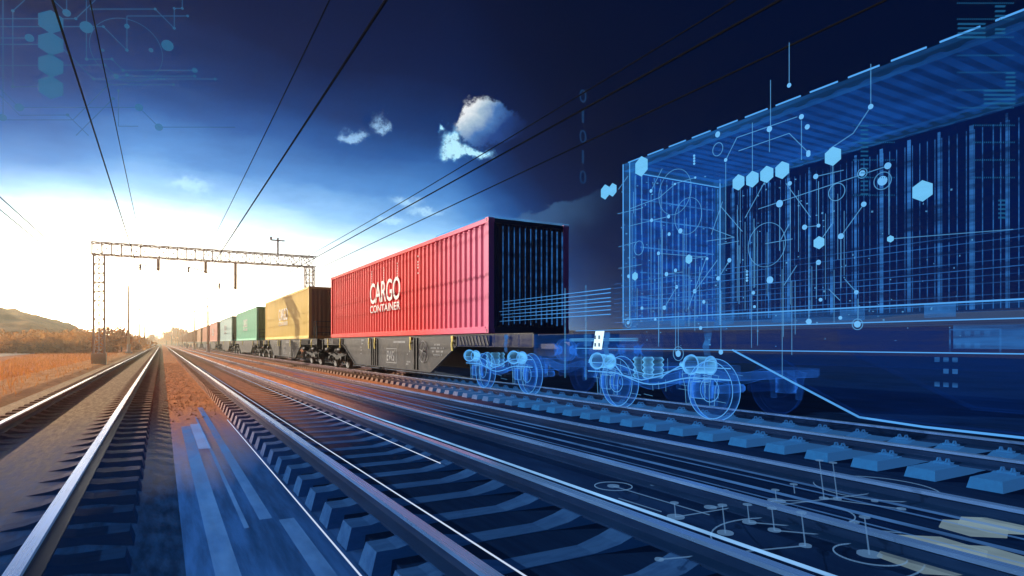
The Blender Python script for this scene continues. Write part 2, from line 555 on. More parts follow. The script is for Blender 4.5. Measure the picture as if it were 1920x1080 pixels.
def container(yc, label, m, end_m=None, roof_m=None, frame_m=None, floor=True, lettering=True, group='containers on the train', detail=True, glass=None, cat='container', name='shipping_container'):
    """local origin: centre of the floor"""
    root = empty(name, ((X0 + X1) / 2, yc, ZB))
    tag(root, label, cat, group)
    hw, hl = CW / 2, CL / 2
    end_m, roof_m, frame_m = end_m or m, roof_m or m, frame_m or m
    glass = glass or (m, m)
    pitch = .33 if detail else .66
    for s, gm in ((-1, glass[0]), (1, glass[1])):
        mb = MB()
        pr = [(s * (hw - .03 - d), y, .17) for y, d in corrugate(-hl + .16, hl - .16, pitch, .045)]
        mb.sheet(pr, (0, 0, CH - .17 - .13)); mb.build('side_wall', gm, root)
    for s in (-1, 1):
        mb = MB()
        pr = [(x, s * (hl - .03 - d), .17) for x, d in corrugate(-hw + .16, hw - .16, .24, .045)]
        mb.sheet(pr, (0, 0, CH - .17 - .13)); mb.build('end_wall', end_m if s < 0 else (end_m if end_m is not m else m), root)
    mb = MB()
    pr = [(-hw + .12, y, CH - .05 - d) for y, d in corrugate(-hl + .1, hl - .1, .36 if detail else .8, .03)]
    mb.sheet(pr, (CW - .24, 0, 0)); mb.build('roof', roof_m, root)
    if floor:
        MB().box(-hw + .06, hw - .06, -hl + .1, hl - .1, .1, .15).build('floor', frame_m, root)
    # frame: rails and posts butt against each other
    mb = MB()
    for s in (-1, 1):
        xo, xi = s * hw, s * (hw - .12)
        a, c = min(xo, xi), max(xo, xi)
        mb.box(a, c, -hl + .18, hl - .18, 0, .17)
        mb.box(a, c, -hl + .18, hl - .18, CH - .13, CH - .012)
        for t in (-1, 1):
            ya, yb = sorted((t * hl, t * (hl - .16)))
            mb.box(*sorted((s * (hw + .0), s * (hw - .16))), ya, yb, .121, CH - .121)
    for t in (-1, 1):
        ya, yb = sorted((t * (hl - .002), t * (hl - .14)))
        mb.mi = 1 if t < 0 else 0
        mb.box(-hw + .18, hw - .18, ya, yb, 0, .17)
        mb.box(-hw + .18, hw - .18, ya, yb, CH - .13, CH - .012)
    mb.build('frame', [frame_m, end_m if pinkish(m) else frame_m], root, bevel=.008 if detail else 0)
    for s in (-1, 1):
        for t in (-1, 1):
            for z in (0, CH - .12):
                mb = MB()
                xa, xb = sorted((s * (hw + .006), s * (hw - .17))); ya, yb = sorted((t * (hl + .006), t * (hl - .178)))
                mb.box(xa, xb, ya, yb, z, z + .12)
                if detail:
                    mb.mi = 1
                    mb.lathe((s * (hw + .002), t * (hl - .09), z + .06), (s, 0, 0), [(.0, .0), (.008, .035), (.006, .04)], 10)
                    mb.mi = 0
                mb.build('corner_casting', [frame_m, M['black'] if end_m is m or pinkish(m) else frame_m], root)
    if lettering:
        mb = MB()
        put_text(mb, 'CARGO', 3.5, .77, (-hw - .005, .05, 1.66), (0, -1, 0), (0, 0, 1), .012 if detail else .01)
        put_text(mb, 'CONTAINER', 3.5, .27, (-hw - .005, .05, 1.05), (0, -1, 0), (0, 0, 1), .006)
        mb.build('lettering', M['white'], root)
    return root


def pinkish(m): return m.name.startswith('red')


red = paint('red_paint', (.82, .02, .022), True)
[n for n in red.node_tree.nodes if n.type == 'BSDF_PRINCIPLED'][0].inputs['Specular IOR Level'].default_value = .25
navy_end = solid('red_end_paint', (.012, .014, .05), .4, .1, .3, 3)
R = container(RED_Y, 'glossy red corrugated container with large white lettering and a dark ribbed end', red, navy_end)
# dark end of the red container: lit ribs and marks
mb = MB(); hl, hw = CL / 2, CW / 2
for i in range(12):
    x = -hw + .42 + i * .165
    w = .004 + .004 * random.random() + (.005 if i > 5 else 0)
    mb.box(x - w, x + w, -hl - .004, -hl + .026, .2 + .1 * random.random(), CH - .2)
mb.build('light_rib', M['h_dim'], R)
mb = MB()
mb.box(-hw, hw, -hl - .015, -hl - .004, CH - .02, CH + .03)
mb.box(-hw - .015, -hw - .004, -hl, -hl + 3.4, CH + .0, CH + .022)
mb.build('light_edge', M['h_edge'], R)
mb = MB()
for k, y in enumerate((1.6, .1, -1.4, -3.4)):
    for q in range(7):
        if random.random() < .8:
            z = 2.5 - q * .09
            mb.box(-hw - .004, -hw + .0, y - .03, y + .02 + .03 * random.random(), z, z + .045)
mb.build('marking', M['white'], R)

specs = [((1, .76, .18), 'bright yellow container with white lettering on the wagon behind the red one'),
         ((.3, .85, .6), 'mint green container with white lettering behind the yellow one'),
         ((.42, .66, .64), 'pale teal container with faint white lettering behind the mint green one'),
         ((.72, .30, .22), 'salmon pink container behind the pale teal one'),
         ((.62, .22, .08), 'rusty orange container next behind the salmon pink one'),
         ((.6, .3, .12), 'hazy orange brown container second behind the salmon pink one')]
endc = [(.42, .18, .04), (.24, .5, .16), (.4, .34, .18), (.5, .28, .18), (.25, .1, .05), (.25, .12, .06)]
for i, (c, lab) in enumerate(specs):
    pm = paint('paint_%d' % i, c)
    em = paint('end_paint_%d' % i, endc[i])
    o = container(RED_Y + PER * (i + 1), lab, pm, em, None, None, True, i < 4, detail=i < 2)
far = None
for i in range(7, 15):
    if far is None:
        far = empty('shipping_container', ((X0 + X1) / 2, RED_Y + PER * i, ZB))
        mb = MB(); hw, hl = CW / 2, CL / 2
        mb.box(-hw, hw, -hl, hl, .1, CH - .05)
        for y in range(-8, 9): mb.box(-hw - .03, -hw - .001, y - .1, y + .1, .2, CH - .2)
        mb.build('side_wall', paint('paint_far', (.55, .28, .14)), far)
        MB().box(-hw - .04, hw + .04, -hl - .04, hl + .04, CH - .049, CH + .02).build('roof', paint('paint_far_roof', (.45, .22, .12)), far)
        o = far
    else:
        o = copy_tree(far); o.location.y = RED_Y + PER * i
    tag(o, 'tiny hazy brown container far down the train near the horizon', 'container', 'far containers at the tail of the train')

H = container(RED_Y - PER, 'see-through glowing blue hologram of a container with ribbed roof and walls', M['h_wall'], M['h_far'], M['h_roof'], M['h_frame'],
              False, False, group=None, glass=(M['h_film'], M['h_wall']), name='hologram_container', cat='hologram')
# lit ribs of the far wall, the end wall and the roof slats
mb = MB()
for i in range(40):
    y = hl - .4 - i * .4
    w = .01 + .014 * random.random()
    mb.box(hw - .095, hw - .085, y - w, y + w, .2, CH - .2 - .04 * random.random())
mb.build('wall_rib', M['h_rib'], H)
mb = MB()
for i in range(110):
    y = hl - .35 - i * .1 + .03 * random.random()
    mb.box(hw - .083, hw - .081, y - .006, y + .006, .2, CH - .3)
mb.build('thin_rib', M['h_dim'], H)
mb = MB()
for i in range(15):
    x = -hw + .2 + i * .148
    w = .004 + .012 * random.random()
    mb.box(x - w, x + w, hl - .11, hl - .1, .2, CH - .18)
for z in (.55, 1.0, 1.45, 1.95, 2.3):
    mb.box(-hw + .3, hw - .3, hl - .13, hl - .115, z, z + .02)
mb.build('end_rib', M['h_rib'], H)
mb = MB()
for i in range(80):
    y = hl - .3 - i * .2
    mb.box(-hw + .14, hw - .14, y - .045, y + .045, CH - .12, CH - .105)
mb.build('roof_slat', holo('hologram_slat', (.015, .16, .75), .16, .05, .55, 1, .5, (1.5, 7.5, .3)), H)
mb = MB()
for i in range(24):
    y = hl - .1 - i * .5
    mb.box(-hw - .012, -hw - .002, y - .42, y - .05, CH - .01, CH + .008)
mb.box(-hw - .012, -hw - .002, hl - .02, hl - .002, .1, CH)
mb.box(-hw + .01, -hw + .02, hl - .17, hl - .155, .1, CH)
mb.box(hw - .18, hw - .165, hl - .17, hl - .155, .1, CH)
mb.box(-hw + .2, hw - .2, hl - .16, hl - .15, CH - .17, CH - .155)
mb.box(-hw - .012, -hw - .002, -hl, hl, .16, .176)
mb.build('glowing_edge', M['h_line'], H)
for i in range(12):
    y = hl - 1.2 - i * .95
    MB().box(-hw - .014, -hw - .004, y - .3, y + .0, .02, .16).build('pocket', M['h_dim'], H)

# ------------------------------------------------------------------ wagons


def bogie(root, yc, frame_m, wheel_m, edge_m, cyl_m, detail=True):
    mb = MB()
    wb, g = 1.15, .80
    for s in (-1, 1):
        xs_ = s * .98
        # side frame: swan necked girder, high over the axles and dipping in the middle
        top, bot = [], []
        for q in range(25):
            u = -1 + 2 * q / 24
            y = u * 1.75
            a = abs(u)
            zt = .80 - .22 * (1 - min(1, a / .62)) ** 1.2 if a < .62 else .80
            zt = .62 + .16 * (0.5 - .5 * cos(pi * min(1, a / .6)))
            th = .17 - .05 * max(0, a - .7) / .3 + .05 * (1 - min(1, a / .5))
            top.append((xs_, y, zt)); bot.append((xs_, y, zt - th))
        mb.prism(top + bot[::-1], (s * .07, 0, 0))
        for t in (-1, 1):                        # horn guides flaring down at each axle
            for d in (-1, 1):
                y = t * wb + d * .24
                mb.prism([(xs_, y - d * .0, .72), (xs_, y + d * .14, .70), (xs_, y + d * .07, .5), (xs_, y + d * .05, .24), (xs_, y - d * .04, .24), (xs_, y - d * .05, .5)], (s * .05, 0, 0))
    mb.box(-.97, .97, -.22, .22, .5, .78)
    mb.box(-.97, .97, -1.78, -1.68, .64, .76); mb.box(-.97, .97, 1.68, 1.78, .64, .76)
    mb.lathe((0, 0, .78), (0, 0, 1), [(0, .24), (.09, .24), (.09, 0)], 16)
    p = mb.build('bogie', frame_m, root); p.location = (0, yc, 0)
    n = 36 if detail else 14
    for t in (-1, 1):
        for s in (-1, 1):
            w = MB()
            w.lathe((s * g, t * wb, .46), (s, 0, 0), [(-.09, .10), (-.09, .36), (-.095, .41), (-.09, .49), (-.06, .49), (-.045, .465), (.045, .455), (.05, .40), (.0, .37), (-.02, .18), (.05, .16), (.06, .0)], n)
            w.bar((s * .1, t * wb, .46), (s * (g - .08), t * wb, .46), .075)
            if edge_m is not None:
                w.mi = 1
                w.ring((s * (g + .047), t * wb, .46), (1, 0, 0), .456, .007, n); w.ring((s * (g - .085), t * wb, .46), (1, 0, 0), .488, .006, n)
                w.ring((s * (g + .047), t * wb, .46), (1, 0, 0), .19, .006, n)
            w.build('wheel', [M['h_soft'], M['h_soft']] if edge_m is not None and s > 0 else [wheel_m, edge_m or wheel_m], p, True)
            a = MB()
            a.box(s * 1.0 - .09, s * 1.0 + .09, t * wb - .14, t * wb + .14, .34, .60)
            a.lathe((s * 1.09, t * wb, .46), (s, 0, 0), [(0, .13), (.07, .12), (.09, .06), (.09, 0)], 14)
            for d in (-.1, .1): a.lathe((s * 1.0, t * wb + d, .6), (0, 0, 1), [(0, .05), (.03, .06), (.06, .05), (.09, .06), (.12, .05)], 10)
            a.build('axle_box', frame_m, p, True)
    for t in (-1, 1):                            # brake cylinders lying over the side frame
        c = MB()
        y = t * 1.2
        c.lathe((-1.17, y - .28, .86), (0, 1, 0), [(0, 0), (.0, .09), (.02, .13), (.36, .13), (.40, .15), (.44, .15), (.46, .08), (.62, .035), (.62, 0)], 20)
        if edge_m is not None:
            c.mi = 1
            c.ring((-1.17, y - .27, .86), (0, 1, 0), .135, .012, 24); c.ring((-1.17, y + .12, .86), (0, 1, 0), .15, .014, 24)
        c.build('brake_cylinder', [cyl_m, edge_m or cyl_m], p, True)
    if edge_m is not None:
        c = MB()
        for y in (-.12, .12): c.lathe((-1.08, y, .6), (0, 0, 1), [(q * .045, .15 + (.035 if q % 2 else 0)) for q in range(9)], 20)
        c.build('air_spring', cyl_m, p, True)
        c = MB()
        for s in (-1, 1):
            pts = [(-1.06, -1.75 + 3.5 * q / 24, .47 + .02 + .16 * (.5 - .5 * cos(pi * min(1, abs(-1 + 2 * q / 24) / .6)))) for q in range(25)]
        c.tube(pts, .011, 5)
        c.tube([(x, y, z + .17) for x, y, z in pts], .008, 5)
        c.tube([(-1.1, .9, .82), (-1.14, .6, .62), (-1.14, .1, .56), (-1.12, -.4, .66), (-1.1, -.8, .84)], .012, 5)
        c.build('hose', M['h_line'], p)
        c = MB()
        for t in (-1, 1):
            for d in (-1, 1):
                y = t * wb + d * .24
                c.tube([(-1.06, y, .72), (-1.06, y + d * .14, .70), (-1.06, y + d * .07, .5), (-1.06, y + d * .05, .24), (-1.06, y - d * .04, .24), (-1.06, y - d * .05, .5), (-1.06, y, .72)], .006, 4)
            c.tube([(-1.1, t * wb - .14, .34), (-1.1, t * wb - .14, .6), (-1.1, t * wb + .14, .6), (-1.1, t * wb + .14, .34), (-1.1, t * wb - .14, .34)], .006, 4)
            for q in range(7):
                y = t * wb + (-.1 if q % 2 else .1)
            for d in (-.1, .1):
                c.tube([(-1.02 + .06 * cos(a * .9), t * wb + d + .06 * sin(a * .9), .58 + .005 * a) for a in range(34)], .004, 4)
        for k in range(26):
            y0 = -1.7 + 3.4 * random.random(); z0 = .28 + .5 * random.random(); x0 = -1.05 + 1.2 * random.random() ** 2
            if random.random() < .5: c.bar((x0, y0, z0), (x0, y0 + .1 + .3 * random.random(), z0 + .02), .004, n=4)
            else: c.bar((x0, y0, z0), (x0, y0 + .01, z0 + .08 + .22 * random.random()), .004, n=4)
        c.build('lattice', M['h_fine'], p)
    return p


def wagon(yc, label, mats, near_mats=None, detail=True, text=False, rails=True, name='container_wagon', group='container wagons of the train', cat='wagon'):
    """mats: paint, running gear, wheel, edge, cylinder, latch, marking"""
    P, G_, W, E, C, L, K = mats
    root = empty(name, ((X0 + X1) / 2, yc, 0))
    tag(root, label, cat, group)
    mb = MB()
    mb.box(-.28, .28, -10.2, 10.2, .88, 1.22)
    for y in (-9.6, -7.2, -4.6, -2.2, 0, 2.2, 4.6, 7.2, 9.6): mb.box(-1.1, 1.1, y - .07, y + .07, 1.18, 1.36)
    for s in (-1, 1):
        a, c = sorted((s * 1.2, s * 1.1))
        mb.box(a, c, -10.15, 10.15, 1.12, 1.40)
        a, c = sorted((s * 1.22, s * 1.08))
        mb.box(a, c, -10.15, 10.15, 1.095, 1.118); mb.box(a, c, -10.15, 10.15, 1.402, 1.425)
    mb.build('underframe', P, root, bevel=.006 if detail else 0)
    for s in (-1, 1):
        mb = MB()
        x = s * 1.205
        poly = [(x, -6.1, 1.12), (x, -4.25, .33), (x, 4.25, .33), (x, 6.1, 1.12), (x, 6.1, 1.38), (x, -6.1, 1.38)]
        mb.prism(poly, (s * .02, 0, 0))
        mb.box(*sorted((s * 1.1, s * 1.25)), -4.2, 4.2, .3, .33)
        for t in (-1, 1):
            mb.prism([(x, t * 6.12, 1.1), (x, t * 4.28, .315), (x, t * 4.2, .33), (x, t * 6.06, 1.13)], (s * .06, 0, 0))
        pn = mb.build('side_panel', P, root)
        if s < 0 and detail:
            for y in (1.15, 1.4, 1.65, 1.9, -3.05, -2.8): MB().box(-1.262, -1.226, y - .05, y + .05, .34, 1.36).build('stiffener', G_, pn)
            hw_ = MB()
            c = (-1.28, -3.65, .93)
            hw_.ring(c, (1, 0, 0), .33, .014, 36)
            for q in range(3):
                a = pi * q / 3 + .25
                hw_.bar((c[0], c[1] - .33 * cos(a), c[2] - .33 * sin(a)), (c[0], c[1] + .33 * cos(a), c[2] + .33 * sin(a)), .011, n=5)
            hw_.bar((-1.22, c[1], c[2]), (-1.3, c[1], c[2]), .035)
            hw_.build('handwheel', K, pn)
            mk = MB(); X = -1.2285
            rnd = random.Random(3)
            if text:
                put_text(mk, 'EWS', .78, .34, (X, -.38, .74), (0, -1, 0), (0, 0, 1), .008)
            for (ya, yb, za, zb) in ((.12, -1.05, .99, 1.01), (.12, -1.05, .49, .51), (-.85, -.87, .51, .99), (-1.03, -1.05, .51, .99), (.1, .12, .51, .62)):
                mk.box(X - .002, X, min(ya, yb), max(ya, yb), za, zb)
            for q in range(11): mk.box(X - .002, X, -.8 - q * .11, -.8 - q * .11 + .07, 1.2, 1.27)
            for (yy, zz, nn) in ((3.3, 1.27, 4), (3.3, 1.15, 3), (3.5, 1.0, 3), (3.5, .88, 3), (3.5, .74, 3), (-4.5, 1.12, 5), (-4.2, 1.02, 12), (-4.3, .92, 10), (-4.4, .82, 8), (-2.05, .9, 4), (-2.1, .8, 3), (-2.0, .55, 5), (-2.0, .47, 4)):
                for q in range(nn):
                    if rnd.random() < .85: mk.box(X - .002, X, yy - q * .085 - .05, yy - q * .085, zz, zz + .05)
            for (ya, yb, za, zb) in ((3.36, 2.9, 1.33, 1.345), (3.36, 3.345, 1.1, 1.33), (2.915, 2.9, 1.1, 1.33)): mk.box(X - .002, X, min(ya, yb), max(ya, yb), za, zb)
            mk.build('marking', K, pn)
    ys_ = (-5.9, -2.55, 2.1, 1.35, 6.6) if detail else (-5.9, 2.1)
    for y in ys_ + (-9.0, 9.0):
        lb = MB()
        lb.prism([(-1.27, y - .09, 1.40), (-1.27, y + .05, 1.40), (-1.27, y + .02, 1.25), (-1.27, y + .07, 1.15), (-1.27, y + .02, .98), (-1.27, y - .08, .98), (-1.27, y - .03, 1.15), (-1.27, y - .07, 1.26)], (-.03, 0, 0))
        lb.bar((-1.23, y, 1.2), (-1.31, y, 1.2), .03)
        lb.box(-1.265, -1.23, y - .05, y + .03, 1.3, 1.38)
        lb.build('container_latch', near_mats[5] if near_mats and y < -6.5 else L, root)
    for t in (-1, 1):
        mb = MB()
        mb.box(-1.25, 1.25, *sorted((t * 10.21, t * 10.33)), .85, 1.38)
        mb.bar((0, t * 10.33, 1.0), (0, t * 10.8, 1.0), .05); mb.box(-.06, .06, *sorted((t * 10.6, t * 10.84)), .93, 1.08)
        mb.build('headstock', (near_mats or mats)[1] if t < 0 else G_, root)
        for s in (-1, 1):
            mb = MB()
            mb.lathe((s * .87, t * 10.33, 1.05), (0, t, 0), [(0, .16), (.03, .16), (.04, .11), (.28, .11), (.29, .08), (.47, .08), (.48, .1), (.49, .24), (.53, .24), (.545, .2), (.55, 0)], 20)
            mb.build('buffer', (near_mats or mats)[1] if t < 0 else G_, root, True)
        mb = MB()                               # hatched cover plate beside the panel
        ya, yb = sorted((t * 6.3, t * 8.1))
        mb.box(-1.25, -1.226, ya, yb, 1.13, 1.39)
        n = 9
        for q in range(n):
            y = ya + (yb - ya - .2) * q / (n - 1)
            mb.prism([(-1.25, y, 1.14), (-1.25, y + .06, 1.14), (-1.25, y + .2, 1.38), (-1.25, y + .14, 1.38)], (-.02, 0, 0))
        if detail: mb.build('cover_plate', P, root)
    if rails:
        mb = MB()
        for x, y in ((-1.2, -9.9), (-1.2, -9.3), (.4, -9.9), (.4, -9.3)):
            mb.bar((x, y, 1.42), (x, y, 2.35), .018, n=6)
        for z in (1.75, 2.05, 2.35):
            mb.bar((-1.2, -9.9, z), (.4, -9.9, z), .016, n=6)
        mb.bar((-1.2, -9.9, 2.35), (-1.2, -9.3, 2.35), .016, n=6)
        for y in (-9.9, -10.4): mb.bar((-1.28, y, 2.1), (-1.28, y, .45), .016, n=6)
        mb.bar((-1.28, -9.9, .45), (-1.28, -10.4, .45), .02, n=6)
        mb.build('handrail', G_ if detail else P, root)
    NG_ = near_mats or mats
    bogie(root, 8.1, G_, W, E, C, detail)
    bogie(root, -8.1, NG_[1], NG_[2], NG_[3], NG_[4], detail)
    return root


real = (M['steel'], M['black'], M['tread'], None, M['black'], M['yellow_paint'], M['grey_mark'])
ghost = (M['h_soft'], M['h_body'], M['h_body'], M['h_line'], M['h_edge'], M['h_dim'], M['h_dim'])
RW = wagon(RED_Y - .3, 'dark wagon with lettered side panel and handwheel carrying the red container', real, ghost, text=True, rails=False)
mb = MB()
mb.box(-1.262, -1.25, -10.15, -6.2, 1.11, 1.39)
for y in (-9.6, -8.4, -7.4): mb.box(-1.275, -1.263, y - .03, y + .03, 1.1, 1.4)
mb.build('glowing_sill', M['h_soft'], RW)
labs = ['dark wagon carrying the yellow container', 'dusty olive wagon carrying the mint green container', 'hazy wagon carrying the pale teal container',
        'hazy wagon carrying the salmon pink container', 'hazy wagon carrying the rusty orange container', 'hazy wagon carrying the orange brown container']
W2 = wagon(RED_Y - .3 + PER, labs[0], real, text=True)
W3 = wagon(RED_Y - .3 + PER * 2, labs[1], real, detail=False)
for i in range(2, 6):
    o = copy_tree(W3); o.location.y = RED_Y - .3 + PER * (i + 1); o['label'] = labs[i]
fw = None
for i in range(7, 15):
    if fw is None:
        fw = empty('container_wagon', ((X0 + X1) / 2, RED_Y - .3 + PER * i, 0))
        MB().box(-1.2, 1.2, -10.5, 10.5, 1.1, 1.4).build('underframe', M['steel'], fw)
        mb = MB()
        for t in (-1, 1):
            for q in (-1.15, 1.15):
                for s in (-1, 1): mb.lathe((s * .8, t * 8.1 + q, .46), (s, 0, 0), [(-.05, 0), (-.05, .46), (.05, .46), (.05, 0)], 12)
        mb.build('running_gear', M['black'], fw); o = fw
    else:
        o = copy_tree(fw); o.location.y = RED_Y - .3 + PER * i
    tag(o, 'tiny hazy wagon far down the train near the horizon', 'wagon', 'far wagons at the tail of the train')
HW = wagon(RED_Y - .3 - PER, 'glowing blue hologram of a wagon with see-through bogies under the hologram container', ghost, rails=False, name='hologram_wagon', group=None, cat='hologram')
for y, w in ((9.6, .1), (3.0, .3), (1.1, .34)):
    MB().box(-1.275, -1.24, y - w, y + w, 1.14, 1.38).build('glowing_plate', M['h_dim'], HW)
mb = MB()
mb.bar((-1.3, 9.6, .5), (-1.3, 9.6, 2.3), .012, n=6); mb.bar((-1.3, 10.3, .5), (-1.3, 10.3, 2.3), .012, n=6)
mb.bar((-1.24, 10.2, 1.26), (-1.24, 8.2, 1.26), .03, n=8)
mb.build('handrail', M['h_edge'], HW)
mb = MB()
for (x, z) in ((-1.25, 1.43), (-1.25, 1.09)): mb.box(x - .005, x + .005, -10, 10, z, z + .012)
for t in (-1, 1): mb.tube([(-1.25, t * 6.15, 1.1), (-1.25, t * 5.2, .7), (-1.25, t * 4.3, .33), (-1.25, t * 3.6, .3), (-1.25, 0, .3)], .013, 6)
mb.build('glowing_edge', M['h_line'], HW)
# bright perforated latch plates
for y in (9.15,):
    mb = MB()
    mb.prism([(-1.3, y - .12, 1.42), (-1.3, y + .12, 1.42), (-1.3, y + .2, 1.08), (-1.3, y - .04, 1.08)], (-.02, 0, 0))
    mb.mi = 1
    for z in (1.34, 1.2):
        for d in (-.02, .1): mb.box(-1.326, -1.321, y + d, y + d + .05, z - .07, z)
    mb.build('latch_plate', [M['h_white'], M['h_wall']], HW)

# ------------------------------------------------------------------ overhead line


def lattice(mb, a, b, w, n, r):
    """square lattice girder from a to b"""
    a, b = Vector(a), Vector(b); d = (b - a).normalized()
    u = d.cross(Vector((0, 1, 0))).normalized(); v = Vector((0, 1, 0))
    C = [u * w / 2 + v * w / 2, u * w / 2 - v * w / 2, -u * w / 2 - v * w / 2, -u * w / 2 + v * w / 2]
    for c in C: mb.bar(a + c, b + c, r, n=4)
    for i in range(n):
        p, q = a + (b - a) * (i / n), a + (b - a) * ((i + 1) / n)
        for j in range(4):
            c, e = C[j], C[(j + 1) % 4]
            if i % 2: c, e = e, c
            mb.bar(p + c, q + e, r * .6, n=4); mb.bar(p + C[j], p + C[(j + 1) % 4], r * .6, n=4)


gt = empty('overhead_gantry', (3.2, 50.4, GZ))
tag(gt, 'pale steel lattice portal spanning all the tracks beyond the yellow container', 'gantry')
TOP = 7.9
for x in (-6.9, 6.95):
    mb = MB(); lattice(mb, (x, 0, 0), (x, 0, TOP - .42), .62, 12, .055)
    mb.box(x - .035, x + .035, -.035, .035, .8, TOP - .5)
    p = mb.build('post', M['gantry'], gt)
    MB().box(x - .42, x + .42, -.42, .42, 0, .8).build('footing', M['white'], p)
mb = MB(); lattice(mb, (-7.3, 0, TOP), (7.4, 0, TOP), .8, 26, .052)
mb.build('beam', M['gantry'], gt)
for x, z0 in ((1.6, 5.5), (-3.4, 6.6), (-.4, 6.6)):
    mb = MB(); mb.bar((x, 0, TOP - .42), (x, 0, z0), .11, n=8)
    mb.bar((x, 0, z0 + .1), (x - 1.1, 0, z0 + .4), .035, n=6)
    p = mb.build('drop_tube', M['gantry'], gt)
    MB().lathe((x - 1.1, 0, z0 + .4), (0, 0, -1), [(q * .06, .05 if q % 2 else .1) for q in range(8)], 10).build('insulator', M['insulator'], p)
mb = MB(); mb.bar((4.6, 0, TOP + .4), (4.6, 0, TOP + 1.7), .07, n=8); mb.bar((4.1, 0, TOP + 1.5), (5.1, 0, TOP + 1.5), .05, n=6)
mb.lathe((4.1, 0, TOP + 1.5), (0, 0, 1), [(q * .05, .05 if q % 2 else .11) for q in range(6)], 10)
mb.build('bracket', M['gantry'], gt)

mast = empty('catenary_mast', (0, 0, GZ))
mb = MB(); mb.bar((0, 0, 1.3), (0, 0, 9.3), .15, .1, 10); mb.build('pole', M['pole'], mast, True)
mb = MB(); mb.bar((0, 0, .3), (0, 0, 1.3), .24, .22, 10); mb.box(-.4, .4, -.4, .4, 0, .3); mb.build('base', M['white'], mast)
mb = MB(); mb.bar((0, 0, 7.0), (2.4, 0, 7.5), .05, n=6); mb.bar((0, 0, 6.0), (2.3, 0, 6.2), .04, n=6); mb.bar((0, 0, 8.3), (1.8, 0, 7.4), .03, n=6)
p = mb.build('bracket', M['gantry'], mast)
MB().lathe((.5, 0, 7.1), (1, 0, .2), [(q * .06, .05 if q % 2 else .1) for q in range(8)], 8).build('insulator', M['insulator'], p)
first = True
for k in range(8):
    for side in (-1, 1):
        o = mast if first else copy_tree(mast); first = False
        y = (99 if side < 0 else 104) + k * 45
        o.location = (-3.9 if side < 0 else 6.1, y, GZ)
        if side > 0: o.rotation_euler.z = pi
        nth = ['nearest', 'second', 'third', 'fourth', 'fifth', 'sixth', 'seventh', 'last'][k]
        if k < 3:
            tag(o, (('pale concrete catenary mast with white foot on the grassy verge, %s beyond the portal' if side < 0 else 'pale concrete catenary mast beside the train line, %s beyond the portal') % (nth if k else 'first')), 'mast', 'catenary masts along the line')
        else:
            tag(o, ('tiny pale catenary mast far along the verge near the horizon' if side < 0 else 'tiny pale catenary mast far along the train near the horizon'), 'mast', 'far verge masts' if side < 0 else 'far train side masts')


def wire(x, z, r, label, y0=-12, y1=420, x2=None, sag=.0, z2=None):
    mb = MB(); pts = []
    n = 44
    for q in range(n + 1):
        u = (q / n) ** 2
        y = y0 + (y1 - y0) * u
        ph = ((y - 50.4) % 50) / 50
        pts.append((x + ((x2 if x2 is not None else x) - x) * u, y, z + ((z2 if z2 is not None else z) - z) * u - sag * 4 * ph * (1 - ph)))
    mb.tube(pts, r, 6)
    return tag(mb.build('overhead_wire', M['wire']), label, 'wire', 'overhead wires')


wire(-1.4, 6.25, .018, 'thick dark contact wire hanging over the rust brown track')
wire(-1.2, 8.0, .013, 'thin dark upper wire high above the rust brown track', sag=.25)
wire(2.25, 6.6, .012, 'thin dark upper wire above the violet railed track', sag=.2)
wire(2.25, 5.15, .02, 'thick dark contact wire hanging low over the violet railed track')
wire(8.1, 6.85, .014, 'dark upper wire crossing in front of the big white cloud over the train', sag=.2)
wire(8.4, 6.55, .022, 'thick dark wire just under the cloud crossing wire over the train')
wire(8.0, 5.55, .015, 'lowest dark wire stretched close above the train roofs')
wire(-5.3, 6.7, .022, 'upper of two feeder wires above the hillside', 8)
wire(-5.8, 6.7, .022, 'lower of two feeder wires above the hillside', 8)

# ------------------------------------------------------------------ hills, trees
def hills(x0, x1, y0, y1, nx, ny, fn, name='hills'):
    mb = MB()
    for j in range(ny + 1):
        for i in range(nx + 1):
            x = x0 + (x1 - x0) * i / nx; y = y0 + (y1 - y0) * j / ny
            mb.v.append((x, y, GZ - .6 + fn(x, y, i / nx, j / ny)))
    for j in range(ny):
        for i in range(nx):
            k = j * (nx + 1) + i; mb.face(k, k + 1, k + nx + 2, k + nx + 1)
    return tag(mb.build(name, M['hill'], smooth=True), kind='structure')


from mathutils import noise as mn
def left_hill(x, y, u, v):
    e = max(0., min(1., (-8.5 - x) / 32))
    k = max(0, sin(pi * v)) ** .7
    h = 12.2 * e ** .95 * k
    h += 1.6 * mn.noise(Vector((x * .09, y * .05, 0))) * min(1, e * 4) * k
    h += 1.3 * abs(mn.noise(Vector((x * .35, y * .2, 3)))) * min(1, e * 6) * k
    h += .5 * abs(mn.noise(Vector((x * .9, y * .6, 5)))) * min(1, e * 6) * k
    return max(0, min(h, 13.4)) + .2
hills(-190, -7, 140, 310, 180, 70, left_hill)
hills(-120, 330, 700, 900, 60, 12, lambda x, y, u, v: sin(pi * v) * (7 + 4 * mn.noise(Vector((x * .02, 0, 7))) + 2 * mn.noise(Vector((x * .09, 0, 2)))), 'hills')


M['haze_screen_ridge'] = solid('haze_screen_ridge', (.004, .012, .05), .95, 0, .5, .08, (1, 1, 1), 0, (.006, .018, .06))  # for an added dark ridge that hides the brown lit haze behind the train
o = hills(70, 190, -60, 640, 24, 120, lambda x, y, u, v: 9.5 * sin(pi * u) ** 1.2 * (.75 + .25 * mn.noise(Vector((x * .01, y * .02, 9)))) + .8 * abs(mn.noise(Vector((x * .05, y * .12, 4)))), 'hills')
o.data.materials[0] = M['haze_screen_ridge']


